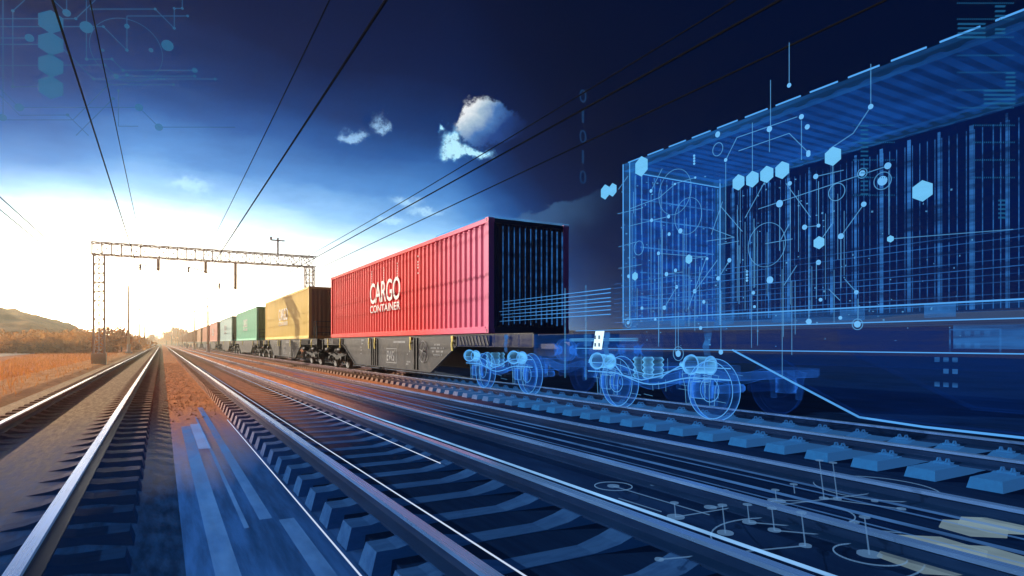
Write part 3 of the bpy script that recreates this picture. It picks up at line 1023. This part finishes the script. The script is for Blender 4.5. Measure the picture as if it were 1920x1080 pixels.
def tree(x, y, h, w, label, group, seed, name='bush', cat='bush', trunk_h=.2):
    rnd = random.Random(seed)
    root = empty(name, (x, y, GZ)); tag(root, label, cat, group)
    mb = MB(); mb.bar((0, 0, 0), (0, 0, h * .6), .035 * h, .015 * h, 7)
    for q in range(5):
        a = rnd.random() * 6.28; z = h * (.15 + trunk_h + .08 * q)
        mb.bar((0, 0, z), (cos(a) * w * .35, sin(a) * w * .35, z + h * .2), .014 * h, .005 * h, 5)
    mb.build('trunk', M['bark'], root)
    mb = MB()
    cl = []
    for q in range(16):
        a = rnd.random() * 6.28; rr = w * .5 * rnd.random() ** .5
        z = h * (trunk_h + (1 - trunk_h) * rnd.random())
        k = 1 - .55 * max(0, (z / h - .45)) / .55
        cl.append((cos(a) * rr * k, sin(a) * rr * k, min(z, h * .92), w * (.14 + .13 * rnd.random())))
    for (cx, cy, cz, cr) in cl:
        for q in range(70):
            v = Vector((rnd.gauss(0, 1), rnd.gauss(0, 1), rnd.gauss(0, 1))).normalized() * cr * rnd.random() ** .4
            c = Vector((cx, cy, cz)) + Vector((v.x, v.y, v.z * .8))
            s = w * .035 * (.6 + .8 * rnd.random())
            u = Vector((rnd.gauss(0, 1), rnd.gauss(0, 1), rnd.gauss(0, 1))).normalized()
            t = u.cross(Vector((.3, .5, .8))).normalized()
            k = len(mb.v)
            mb.v += [tuple(c - u * s), tuple(c + t * s * .6), tuple(c + u * s), tuple(c - t * s * .6)]
            mb.face(k, k + 1, k + 2, k + 3)
    mb.build('crown', M['leaf'], root)
    return root


rnd = random.Random(11)
def at_depth(px, Y): return on_cross(px, 600, Y).x
for i, (px, Y, h, w) in enumerate(((205, 112, 3.4, 6.5), (228, 122, 3., 5.5), (190, 130, 3.4, 7), (160, 116, 2.3, 7), (242, 140, 2.5, 6), (120, 122, 2.2, 8), (80, 110, 1.9, 8), (40, 116, 2.3, 9), (10, 110, 1.8, 7), (262, 180, 2.6, 7), (140, 136, 3.0, 8), (60, 128, 2.6, 9), (100, 132, 2.4, 8))):
    x = at_depth(px, Y)
    tree(x, Y, h, w, 'round autumn brown bush among the scrub below the hillside', 'bushes below the hillside', 40 + i)
for i, (px, Y, h) in enumerate(((322, 420, 9), (335, 430, 11), (346, 400, 8), (286, 430, 6), (312, 520, 9))):
    tree(at_depth(px, Y), Y, h, h * 1.3, 'hazy orange tree standing by the far end of the line', 'far trees at the end of the line', 70 + i, 'tree', 'tree', .3)

# dry grass tufts on the verge: one mass nobody could count
mb = MB(); rnd = random.Random(5)
for q in range(9000):
    y = 7 + 110 * rnd.random() ** 1.6
    x = -3.4 - (2 + y * .09) * rnd.random() ** .8
    h = .12 + .22 * rnd.random(); w = .012 + .02 * rnd.random(); a = rnd.random() * 6.28
    dx, dy = cos(a) * w, sin(a) * w; lx, ly = rnd.gauss(0, .09), rnd.gauss(0, .09)
    k = len(mb.v); mb.v += [(x - dx, y - dy, GZ), (x + dx, y + dy, GZ), (x + lx, y + ly, GZ + h)]
    mb.face(k, k + 1, k + 2)
tag(mb.build('grass', leafy('dry_grass', (.75, .3, .07), (.55, .2, .045))), kind='stuff')

# loose stones between the tracks
mb = MB(); rnd = random.Random(9)
O = [(1, 0, 0), (0, 1, 0), (-1, 0, 0), (0, -1, 0), (0, 0, 1)]
for q in range(7000):
    y = 7.5 + 45 * rnd.random() ** 1.7
    x = rnd.choice((rnd.uniform(.0, 1.1), rnd.uniform(.0, 1.1), rnd.uniform(-4.2, -2.9), rnd.uniform(3.1, 3.6), rnd.uniform(5.95, 6.8)))
    if y - .95 * x < 12.5 + 3 * rnd.random(): continue
    z = GZ
    r = .012 + .022 * rnd.random() ** 2
    a = rnd.random() * 6.28; k = len(mb.v)
    for vx, vy, vz in O:
        f = r * (.7 + .6 * rnd.random())
        mb.v.append((x + (vx * cos(a) - vy * sin(a)) * f, y + (vx * sin(a) + vy * cos(a)) * f, z + vz * f * .9))
    for i in range(4): mb.face(k + i, k + (i + 1) % 4, k + 4)
tag(mb.build('gravel', warm_to_blue_light('gravel', (.9, .4, .16), (.65, .26, .09), (.006, .03, .12), (.01, .04, .16), .9, .6, (1, 1, 1), 30, .2, spec=0.)), kind='stuff')

# ------------------------------------------------------------------ light strips on the floor, some standing in for streaked light
def light_strip(x0, x1, y0, y1, z, m, label, group=None, th=.006):
    mb = MB().box(x0, x1, y0, y1, z, z + th)
    return tag(mb.build('light_strip', m), label, 'light strip', group)


Z = GZ + .006
light_strip(-.62, -.30, 6.6, 12.7, Z, M['strip_pale'], 'broad pale blue glowing slab beside the rust brown track')
light_strip(.30, .445, .5, 12.5, Z, M['strip_blue'], 'long broad blue glowing band down the middle of the open floor')
light_strip(.45, .60, 9.7, 12.7, Z + .008, M['strip_pale'], 'short pale violet glowing plate beside the long blue floor band')
light_strip(.58, .615, 5.4, 14, Z, M['strip_blue'], 'narrow blue glowing band starting by the short violet plate')
light_strip(.72, .82, 5.6, 16, Z, M['strip_blue'], 'second narrow blue glowing band from the long floor band')
light_strip(.86, .98, .5, 5.5, Z, M['strip_blue'], 'wide short blue glowing band nearest the camera by the white line')
light_strip(1.09, 1.10, .5, 13, Z + .02, M['strip_white'], 'hair thin white line along the pale sleeper block ends')
light_strip(1.79, 1.80, .5, 40, -.125, M['strip_white'], 'hair thin white line just inside the near violet rail')
light_strip(2.66, 2.67, 6.3, 40, -.125, M['strip_white'], 'hair thin white line that ends midway inside the far violet rail')
light_strip(2.975, 3.015, .5, 30, .0, M['strip_bright'], 'flat blue glowing band painted as a glint along the far violet rail')  # glowing strip painted in as the rail's reflection
light_strip(3.25, 3.27, .5, 60, Z, M['strip_blue'], 'thin blue glowing line just past the far violet rail')
light_strip(3.5, 3.53, .5, 60, Z, M['strip_blue'], 'thin blue glowing line before the streaked dark track')
light_strip(4.1, 4.17, .5, 26, -.1, M['strip_bright'], 'bright broad glowing band inside the streaked dark track')
light_strip(4.6, 4.66, .5, 26, -.1, M['strip_blue'], 'soft blue glowing line along the middle of the streaked dark track')
light_strip(5.12, 5.17, .5, 34, -.1, M['strip_blue'], 'blue glowing line inside the far rail of the streaked dark track')
light_strip(5.62, 5.69, .5, 30, -.13, M['strip_bright'], 'blue glowing band just outside the streaked dark track')
light_strip(4.40, 4.412, .5, 30, -.1, M['strip_blue'], 'hair thin blue line beside the bright broad band in the streaked track')
light_strip(4.95, 4.97, .5, 30, -.1, M['strip_blue'], 'hair thin blue line before the far rail of the streaked track')
light_strip(3.36, 3.368, .5, 40, Z, M['strip_white'], 'hair thin white line between the violet rails and the streaked track')
light_strip(5.86, 5.872, .5, 30, Z, M['strip_blue'], 'hair thin blue line before the warm white line')
light_strip(6.1, 6.125, .5, 22, -.2, M['strip_warm'], 'thin warm white line in front of the pale blue sleepers')

# strands of light between the two containers and along the hologram
for i in range(7):
    z = 1.72 + i * .075 + .02 * random.random()
    mb = MB().bar((7.1, 8.9, z), (7.12, 13.2 - .35 * random.random(), z), .009, .003, 5)
    tag(mb.build('light_strand', M['h_line']), 'thin glowing blue strand in the gap between red and hologram containers', 'light strand', 'light strands in the gap')
for i in range(9):
    z = 1.55 + i * .085 + .04 * random.random()
    mb = MB().bar((7.02, 8.7, z), (7.02, -2, z + .05), .004, .005, 5)
    tag(mb.build('light_strand', M['h_rib']), 'faint thin blue strand running along the hologram container side', 'light strand', 'light strands along the hologram')

# ------------------------------------------------------------------ circuit holograms
def hexagon(pt, r, n=6, rot=pi / 6):
    return [pt(r * cos(2 * pi * i / n + rot), r * sin(2 * pi * i / n + rot)) for i in range(n)]


class Circuit:
    """flat light drawing standing on a plane of the place; f maps (u, v) to a point"""
    def __init__(s, root, f, nrm, th, px=False): s.root, s.f, s.n, s.th, s.px = root, f, Vector(nrm), th, px; s.line = MB()
    def seg(s, a, b, r):
        A, B = s.f(*a), s.f(*b); d = (B - A)
        if d.length < 1e-4: return
        w = d.normalized().cross(s.n).normalized() * r
        s.line.prism([A - w, A + w, B + w, B - w], s.n * s.th)
    def disc(s, c, r, m, name='node', n=14, rot=pi / 6):
        mb = MB(); C = s.f(*c)
        if s.px: r *= (CY * C.y + SY * C.x) / F
        u = s.n.cross(Vector((0, 0, 1)))
        u = Vector((1, 0, 0)) if u.length < .1 else u.normalized()
        v = s.n.cross(u)
        mb.prism([C + u * (r * cos(2 * pi * i / n + rot)) + v * (r * sin(2 * pi * i / n + rot)) for i in range(n)], s.n * s.th * 1.5)
        return mb.build(name, m, s.root)
    def circle(s, c, r, w, n=48):
        C = s.f(*c)
        if s.px: r *= (CY * C.y + SY * C.x) / F
        u = s.n.cross(Vector((0, 0, 1)))
        u = Vector((1, 0, 0)) if u.length < .1 else u.normalized()
        v = s.n.cross(u)
        P = [C + u * (r * cos(2 * pi * i / n)) + v * (r * sin(2 * pi * i / n)) for i in range(n + 1)]
        for a, b in zip(P, P[1:]):
            d = (b - a).normalized().cross(s.n).normalized() * w
            s.line.prism([a - d, a + d, b + d, b - d], s.n * s.th)
    def done(s, m): return s.line.build('trace', m, s.root)


# on the side of the hologram container
root = empty('circuit_hologram', (0, 0, 0))
tag(root, 'glowing blue circuit drawing with hexagons over the hologram container side', 'hologram')
XS = 7.04
C = Circuit(root, lambda px, py: on_side(px, py, XS), (-1, 0, 0), .006, True)
for px, py, r in ((1203, 312, 19), (1385, 342, 15), (1411, 336, 15.5), (1438, 327, 16), (1467, 319, 16.5), (1562, 293, 18), (1730, 358, 20), (1536, 455, 12), (1292, 486, 9), (1191, 518, 8), (1135, 360, 14), (1149, 356, 12.5), (1670, 448, 6.5)):
    C.disc((px, py), r, M['h_hex'], 'hexagon', 6)
nodes = [(1361, 300, 5), (1443, 242, 8), (1516, 290, 6), (1503, 219, 7), (1514, 238, 7), (1516, 286, 6), (1530, 331, 7), (1481, 344, 6), (1462, 382, 10), (1509, 426, 7), (1535, 423, 5), (1577, 443, 8), (1535, 492, 7), (1620, 383, 7), (1665, 311, 9), (1655, 339, 13), (1617, 325, 8), (1444, 525, 10), (1413, 549, 5),
         (1222, 413, 5), (1254, 406, 5), (1255, 439, 5), (1276, 433, 7), (1347, 522, 6), (1235, 475, 5), (1267, 507, 5), (1250, 514, 6), (1269, 538, 5), (1303, 546, 6), (1320, 566, 5), (1204, 578, 5), (1246, 577, 6), (1415, 575, 4), (1517, 603, 8), (1576, 596, 5), (1539, 562, 5), (1606, 548, 6), (1608, 608, 9), (1352, 660, 7), (1272, 663, 9), (1229, 599, 4), (1314, 615, 5), (1368, 488, 6), (1346, 252, 8), (1221, 358, 5), (1266, 345, 3), (1304, 333, 3), (1326, 485, 4), (1178, 605, 5), (1633, 200, 7), (1480, 160, 6), (1179, 518, 5)]
for px, py, r in nodes: C.disc((px, py), r * .68, M['h_node'])
segs = [((1222, 413), (1254, 406)), ((1179, 424), (1254, 406)), ((1347, 522), (1368, 488)), ((1361, 300), (1382, 258)), ((1382, 258), (1495, 219)), ((1385, 283), (1480, 250)), ((1480, 250), (1516, 286)), ((1509, 426), (1535, 423)), ((1577, 443), (1620, 383)), ((1422, 392), (1665, 311)), ((1530, 331), (1582, 319)), ((1474, 344), (1520, 407)), ((1235, 475), (1324, 482)), ((1204, 578), (1246, 577)), ((1246, 577), (1269, 538)), ((1250, 514), (1280, 510)), ((1160, 503), (1203, 496)), ((1290, 580), (1324, 485)), ((1303, 546), (1345, 488)), ((1334, 440), (1355, 378)), ((1330, 427), (1377, 445)), ((1350, 385), (1392, 434)), ((1326, 452), (1376, 445)), ((1346, 459), (1386, 452)), ((1160, 355), (1178, 330)), ((1158, 401), (1205, 390)), ((1180, 392), (1238, 370)), ((1260, 346), (1304, 333)), ((1221, 358), (1242, 316)), ((1235, 372), (1266, 345)), ((1470, 535), (1494, 498)), ((1554, 542), (1575, 563)), ((1584, 523), (1606, 548)), ((1160, 463), (1192, 454)), ((1292, 486), (1324, 481)), ((1536, 455), (1560, 420)), ((1670, 448), (1900, 430)), ((1480, 420), (1464, 450)), ((1435, 457), (1486, 448)), ((1397, 409), (1440, 330)), ((1555, 280), (1600, 250)), ((1600, 250), (1633, 200))]
for a, b2 in segs: C.seg(a, b2, .004)
for px, ya, yb in ((1203, 325, 440), (1221, 365, 600), (1235, 480, 650), (1267, 515, 662), (1352, 545, 660), (1272, 585, 660), (1292, 500, 612), (1303, 555, 620), (1326, 565, 616), (1361, 305, 450), (1411, 230, 322), (1443, 245, 285), (1462, 390, 470), (1482, 350, 420), (1503, 226, 300), (1535, 340, 420), (1577, 450, 540), (1517, 440, 600), (1531, 495, 560), (1445, 150, 240), (1609, 560, 606), (1633, 120, 200), (1414, 410, 540), (1242, 430, 600), (1281, 430, 600), (1312, 500, 590), (1350, 370, 520), (1188, 360, 400), (1195, 540, 600), (1386, 460, 570), (1480, 80, 158), (1562, 305, 420), (1667, 320, 440)):
    C.seg((px, ya), (px, yb), .0032)
for px, py, r in ((1265, 360, 42), (1290, 405, 34), (1437, 459, 41), (1198, 465, 13), (1346, 280, 12), (1569, 360, 16), (1617, 325, 9), (1655, 339, 16), (1608, 608, 10), (1178, 605, 9), (1272, 663, 13)):
    C.circle((px, py), r, .003 if r > 20 else .004)
for px, py in ((1302, 292), (1302, 297), (1302, 302), (1302, 307), (1401, 509), (1401, 515), (1401, 521), (1401, 526)): C.disc((px, py), 2.2, M['h_node'])
rq = random.Random(21)
for q in range(150):
    px, py = 1165 + 700 * rq.random() ** 1.6, 330 + 320 * rq.random(); r = .5 + 1.1 * rq.random()
    C.seg((px - r, py), (px + r, py), .003 + .008 * rq.random())
for q in range(26):
    px, py = 1165 + 420 * rq.random() ** 1.4, 330 + 200 * rq.random()
    C.seg((px, py), (px, py + 60 + 160 * rq.random()), .0018)
C.done(M['h_fine'])
# ruler like data scales standing beside it
root = empty('data_scale', (0, 0, 0)); tag(root, 'faint blue ruler ticks and dotted rows beside the hologram container top', 'hologram')
C = Circuit(root, lambda px, py: on_side(px, py, 7.0), (-1, 0, 0), .004)
rows = []
for (x0, x1, y) in [(1795, 1900, y) for y in (6, 36, 70, 104, 136, 169, 202)] + [(1600, 1680, y) for y in (235, 267, 300, 333, 366)] + [(1825, 1905, y) for y in (235, 267, 300, 333)]:
    x = x0
    while x < x1: C.seg((x, y), (x + 1.6, y), .007); x += 4
for (x0, x1, y) in [(1796, 1848, y) for y in (45, 53, 62, 70)] + [(1866, 1885, y) for y in (12, 21, 30, 55, 62)] + [(1845, 1904, y) for y in (170, 178, 186, 194)] + [(1886, 1904, y) for y in (137, 145, 153, 160)] + [(1614, 1628, y) for y in range(236, 370, 8)] + [(1872, 1886, y) for y in range(376, 416, 8)]:
    C.seg((x0, y), (x1, y), .009)
C.done(M['sky_line'])

# on the floor
root = empty('circuit_hologram', (0, 0, 0))
tag(root, 'pale circuit drawing with discs and hexagon tiles lying on the dark floor', 'hologram')
ZF = -.118
C = Circuit(root, lambda px, py: on_flat(px, py, ZF), (0, 0, 1), .006)
for px, py, r in ((1753, 1030, .30), (1745, 1050, .30), (1848, 1050, .30), (1825, 992, .22), (1860, 986, .22)):
    C.disc((px, py), r, M['floor_hex'], 'hexagon', 6, .35)
for px, py, r in ((1150, 912, .1), (1225, 911, .05), (1267, 970, .12), (1332, 952, .09), (1360, 1000, .1), (1405, 980, .09), (1452, 995, .08), (1456, 940, .13), (1457, 948, .09), (1520, 983, .08), (1545, 935, .07), (1570, 936, .06), (1630, 1040, .13), (1510, 1024, .07), (1410, 963, .05), (1612, 1010, .1), (1357, 921, .08), (1100, 960, .05), (1236, 1050, .05), (1690, 955, .06), (1640, 940, .05), (1580, 985, .05)):
    C.disc((px, py), r * .55, M['floor_mark'])
for a, b2 in (((1332, 952), (1456, 946)), ((1225, 911), (1410, 962)), ((1150, 912), (1330, 966)), ((1267, 970), (1450, 940)), ((1405, 980), (1520, 990)), ((1457, 948), (1640, 925)), ((1452, 995), (1612, 1010)), ((1520, 983), (1690, 1000)), ((1100, 960), (1360, 1030)), ((1545, 935), (1690, 955)), ((1236, 1050), (1510, 1024)), ((1160, 935), (1240, 960))):
    C.seg(a, b2, .0035)
for px, py, r in ((1520, 1022, .62), (1150, 912, .17), (1630, 1040, .2), (1510, 960, .34), (1640, 915, .5)): C.circle((px, py), r, .004)
C.done(M['floor_mark'])
for px, py, h in ((1545, 935, .42), (1570, 936, .4), (1360, 1000, .25), (1405, 980, .17), (1452, 995, .2), (1267, 970, .14), (1510, 1024, .28), (1630, 1040, .3), (1456, 940, .12), (1490, 925, .1), (1605, 1005, .12)):
    p0 = on_flat(px, py, ZF); h *= .75
    mb = MB().bar(p0, p0 + Vector((-.02 * h, .12 * h, h)), .0055, .004, 6)
    mb.lathe(p0 + Vector((-.02 * h, .12 * h, h)), (0, 0, 1), [(0, 0), (0, .032), (.006, .032), (.006, 0)], 14)
    mb.build('pin', M['floor_mark'], root)

# high over the track
root = empty('circuit_hologram', (0, 0, 0))
tag(root, 'dim teal circuit drawing with a column of four hexagons hanging in the sky', 'hologram')
YS = 30.
C = Circuit(root, lambda px, py: on_cross(px, py, YS), (0, -1, 0), .01)
s_ = 460 / 1774.
for py in (41, 82, 123, 164): C.disc((95.5, py), .46, M['sky_mark'], 'hexagon', 6)
T = lambda x, y: (x * s_, y * s_)
for x, y, r in ((93, 79, 8), (482, 94, 21), (213, 275, 22), (625, 197, 34), (548, 136, 8), (748, 193, 8), (918, 190, 14), (918, 363, 9), (743, 363, 9), (1092, 363, 13), (918, 540, 10), (1211, 329, 34), (662, 66, 9), (1122, 66, 8), (1260, 204, 9), (1357, 116, 8), (626, 428, 9), (810, 427, 8), (890, 509, 9), (1408, 509, 16), (840, 551, 14), (1408, 551, 9), (677, 572, 8), (1556, 572, 9), (784, 613, 8), (1255, 613, 8), (93, 628, 8), (139, 777, 22), (1005, 777, 22), (1149, 920, 22), (489, 832, 9), (818, 713, 9), (856, 656, 8), (757, 470, 8), (18, 850, 20), (1120, 572, 6), (1145, 572, 6), (1166, 572, 6), (1189, 572, 6), (1318, 61, 8), (1260, 61, 8)):
    C.disc(T(x, y), r * .0068, M['sky_mark'])
for a, b2 in (((93, 79), (93, 628)), ((93, 79), (180, 0)), ((93, 628), (305, 628)), ((0, 136), (548, 136)), ((548, 136), (690, 0)), ((0, 193), (748, 193)), ((748, 193), (918, 363)), ((918, 116), (918, 363)), ((918, 116), (1357, 116)), ((0, 275), (213, 275)), ((0, 321), (305, 321)), ((432, 330), (677, 572)), ((677, 572), (1556, 572)), ((625, 0), (625, 428)), ((626, 428), (810, 427)), ((810, 427), (890, 509)), ((890, 509), (1408, 509)), ((0, 474), (757, 470)), ((757, 470), (840, 551)), ((840, 551), (1408, 551)), ((784, 613), (1255, 613)), ((784, 613), (528, 867)), ((528, 867), (0, 867)), ((139, 777), (1005, 777)), ((1005, 777), (1149, 920)), ((1149, 920), (1700, 920)), ((0, 640), (139, 777)), ((662, 66), (1122, 66)), ((1122, 66), (1260, 204)), ((1260, 61), (1260, 204)), ((1260, 61), (1318, 61)), ((1318, 61), (1318, 0)), ((482, 94), (482, 0)), ((482, 94), (385, 0)), ((142, 834), (489, 832)), ((489, 832), (640, 980)), ((818, 713), (550, 980)), ((856, 656), (856, 913)), ((856, 913), (1000, 913)), ((22, 0), (22, 860)), ((0, 690), (142, 834))):
    C.seg(T(*a), T(*b2), .018)
C.circle(T(918, 363), 1.28, .014)
C.done(M['sky_line'])
# column of binary digits
root = empty('digit_column', (0, 0, 0)); tag(root, 'faint upright column of blue binary digits hanging behind the train', 'hologram')
for q, ch in enumerate('01010'):
    P = on_cross(1093, 180 + q * 38, 30.)
    mb = MB(); put_text(mb, ch, .5 if ch == '0' else .16, .78, P, (1, 0, 0), (0, 0, 1))
    mb.build('digit', M['digit'], root)

# ------------------------------------------------------------------ sky
SUN_AZ, SUN_EL = -44., 17.5       # degrees from the track axis, and above the horizon
w = bpy.data.worlds.new('World'); scene.world = w; w.use_nodes = True
nt = w.node_tree; nt.nodes.clear(); g = NG(nt)
tc = g.new('ShaderNodeTexCoord'); D = tc.outputs['Generated']
sp = g.new('ShaderNodeSeparateXYZ'); g.put(sp.inputs[0], D)
DEG = 180 / pi
az = g.m('MULTIPLY', g.m('ARCTAN2', sp.outputs[0], sp.outputs[1]), DEG)
el = g.m('MULTIPLY', g.m('ARCSINE', g.m('MAXIMUM', sp.outputs[2], 0.)), DEG)
n_big = g.noise(g.scaled(D, (3, 3, 9)), 1.3, 5, .6)
eq = g.m('ADD', el, g.m('MULTIPLY', g.m('MAXIMUM', az, 0.), .09))
eq = g.m('ADD', eq, g.m('MULTIPLY', g.m('MAXIMUM', g.m('SUBTRACT', -2., az), 0.), .2))
eq = g.m('ADD', eq, g.smooth(az, 23, 41, 0, 15))
eq = g.m('ADD', eq, g.smooth(az, 44, 90, 0, 12))
eq = g.m('ADD', eq, g.m('MULTIPLY', g.m('SUBTRACT', n_big, .5), 5.))
base = g.ramp(g.m('DIVIDE', eq, 40.), [(0, (1.6, 1.45, 1.2)), (6 / 40, (1.5, 1.45, 1.35)), (8.4 / 40, (1.05, 1.1, 1.1)), (10.4 / 40, (.55, .8, .95)), (12.5 / 40, (.22, .46, .76)), (14.6 / 40, (.06, .21, .5)),
                                    (17.5 / 40, (.012, .078, .27)), (20.5 / 40, (.0015, .026, .125)), (25 / 40, (.0001, .0075, .05)), (33 / 40, (.0001, .0035, .025)), (1, (.0001, .003, .02))])


# glowing core of the low sun behind the veil, over the end of the line
gx = g.m('DIVIDE', g.m('ADD', az, 4.), 12.); gy = g.m('DIVIDE', g.m('SUBTRACT', el, 1.), 5.)
core = g.m('EXPONENT', g.m('MULTIPLY', g.m('ADD', g.m('MULTIPLY', gx, gx), g.m('MULTIPLY', gy, gy)), -1.))
cc = g.new('ShaderNodeVectorMath', operation='SCALE'); cc.inputs[0].default_value = (8, 6.4, 4.4); g.put(cc.inputs['Scale'], core)
CORE = cc.outputs[0]


def azel(px, py):
    t = (px - 960) / F; a = math.atan(t)
    return math.degrees(a + YAW), math.degrees(math.atan((HORY - py) / F * cos(a)))


n_d = g.noise(g.scaled(D, (1, 1, 1)), 30., 6, .65)
n_f = g.noise(D, 85., 6, .75)
n_d2 = g.noise(g.scaled(D, (1, 1, 1.2)), 34., 6, .65)
azn = g.m('MULTIPLY_ADD', g.m('SUBTRACT', n_d, .5), 2.6, az)
eln = g.m('MULTIPLY_ADD', g.m('SUBTRACT', n_d2, .5), 2.6, el)


def blobs(lst, a, e):
    tot = None
    for px, py, rx, ry in lst:
        ca, ce = azel(px, py); k = 1160 / cos(math.atan((px - 960) / F)) ** -1 / DEG
        dx = g.m('DIVIDE', g.m('SUBTRACT', a, ca), rx / 20.2)
        dy = g.m('DIVIDE', g.m('SUBTRACT', e, ce), ry / 20.2)
        v = g.m('EXPONENT', g.m('MULTIPLY', g.m('ADD', g.m('MULTIPLY', dx, dx), g.m('MULTIPLY', dy, dy)), -1.))
        tot = v if tot is None else g.m('ADD', tot, v)
    return tot


def over(base, f, c): return g.mix(f, base, c)


# big white cumulus: crisp lit head, blue soft foot
head = blobs([(900, 208, 34, 34), (935, 222, 34, 26), (960, 240, 32, 22), (885, 240, 34, 24), (915, 250, 45, 22)], azn, eln)
ca, ce = azel(880, 215)
sh = g.m('ADD', g.m('MULTIPLY', g.m('SUBTRACT', azn, ca), -.19), g.m('MULTIPLY', g.m('SUBTRACT', eln, ce), .17))
hc = g.ramp(g.m('ADD', sh, .72), [(0, (.012, .045, .18)), (.3, (.05, .14, .34)), (.6, (.32, .42, .5)), (.85, (.72, .72, .7)), (1, (.82, .8, .76))])
hf = g.m('MULTIPLY', g.smooth(g.m('MULTIPLY', head, g.smooth(n_f, .2, .7, .82, 1.14)), .52, .92), g.smooth(azn, azel(995, 200)[0], azel(930, 200)[0]))
base = over(base, hf, hc)
puff = blobs([(842, 288, 20, 13), (850, 262, 22, 16), (832, 240, 8, 7), (870, 285, 26, 13), (905, 290, 30, 10)], azn, eln)
base = over(base, g.smooth(g.m('MULTIPLY', puff, g.smooth(n_f, .25, .7, .45, 1.35)), .2, 1.25, 0, .85), g.ramp(puff, [(.4, (.06, .2, .45)), (.9, (.25, .55, .78)), (1, (.45, .78, .9))]))
small = blobs([(712, 228, 17, 13), (722, 245, 10, 10), (668, 254, 24, 10), (655, 262, 18, 7)], azn, eln)
base = over(base, g.smooth(g.m('MULTIPLY', small, g.smooth(n_f, .25, .7, .4, 1.4)), .15, 1.3, 0, .72), (.3, .52, .75, 1))
pale = blobs([(350, 345, 42, 13), (760, 375, 34, 10), (730, 415, 44, 9), (800, 395, 40, 8)], azn, eln)
base = over(base, g.smooth(pale, .2, 1.2, 0, .55), (.5, .78, .93, 1))
whitep = blobs([(430, 437, 34, 12), (480, 452, 22, 8)], azn, eln)
base = over(base, g.smooth(whitep, .4, .9, 0, .9), (1.02, 1.0, .97, 1))
# pale grey bank of cloud behind the red container's top corner
ca, ce = azel(950, 412); cb, cf = azel(1160, 338)
lin = g.m('SUBTRACT', g.m('MULTIPLY_ADD', g.m('SUBTRACT', azn, ca), (cf - ce) / (cb - ca), ce), eln)
bank = g.m('MULTIPLY', g.m('MULTIPLY', g.smooth(lin, -.1, .4), g.smooth(lin, 5., .5)), g.m('MULTIPLY', g.smooth(azn, ca - 2, ca + 1), g.smooth(azn, cb + 1, ca + 3)))
base = over(base, g.m('MULTIPLY', bank, .5), (.045, .12, .25, 1))
base = g.mix(1., base, CORE, 'ADD')
skyt = g.new('ShaderNodeTexSky', sky_type='NISHITA'); skyt.sun_disc = False
skyt.sun_elevation = radians(SUN_EL); skyt.sun_rotation = radians(SUN_AZ)
skyt.air_density = 1.2; skyt.dust_density = 2.; skyt.ozone_density = 2.
nish = g.mix(1., skyt.outputs[0], base, 'MULTIPLY')
bg1 = g.new('ShaderNodeBackground'); g.put(bg1.inputs[0], base); bg1.inputs[1].default_value = 1.
bg2 = g.new('ShaderNodeBackground'); g.put(bg2.inputs[0], nish); bg2.inputs[1].default_value = .05
ad = g.new('ShaderNodeAddShader'); nt.links.new(bg1.outputs[0], ad.inputs[0]); nt.links.new(bg2.outputs[0], ad.inputs[1])
wo = g.new('ShaderNodeOutputWorld'); nt.links.new(ad.outputs[0], wo.inputs[0])

sd = bpy.data.lights.new('sun', 'SUN'); sd.energy = 5; sd.angle = radians(.5); sd.color = (1, .86, .7)
so = bpy.data.objects.new('sun', sd); col.objects.link(so)
a, e = radians(SUN_AZ), radians(SUN_EL)
to = Vector((sin(a) * cos(e), cos(a) * cos(e), sin(e)))
so.rotation_euler = to.to_track_quat('Z', 'Y').to_euler(); so.location = to * 60

# warm dusty air
HAZE = 1
if HAZE:
    hb = MB().box(-1500, 1500, -260, 1500, GZ - 1.4, 14.5)
    m, g2, out = mat('haze')
    pv = g2.new('ShaderNodeVolumePrincipled')
    pv.inputs['Color'].default_value = (.93, .86, .7, 1); pv.inputs['Density'].default_value = .0013; pv.inputs['Anisotropy'].default_value = .88
    m.node_tree.links.new(pv.outputs[0], out.inputs['Volume'])
    tag(hb.build('haze', m), kind='stuff')

# ------------------------------------------------------------------ camera and render
cd = bpy.data.cameras.new('camera'); co = bpy.data.objects.new('camera', cd); col.objects.link(co)
co.location = (0, 0, CAMH); co.rotation_euler = (pi / 2, 0, -YAW)
cd.sensor_width = 36; cd.lens = 36 * F / 1920; cd.shift_x = 0; cd.shift_y = (HORY - 540) / 1920
cd.clip_start = .05; cd.clip_end = 5000
scene.camera = co
scene.view_settings.view_transform = 'Standard'; scene.view_settings.look = 'None'
scene.view_settings.exposure = .25; scene.view_settings.gamma = 1
c = scene.cycles
c.use_denoising = True; c.transparent_max_bounces = 48; c.max_bounces = 6; c.volume_bounces = 0; c.sample_clamp_indirect = 4
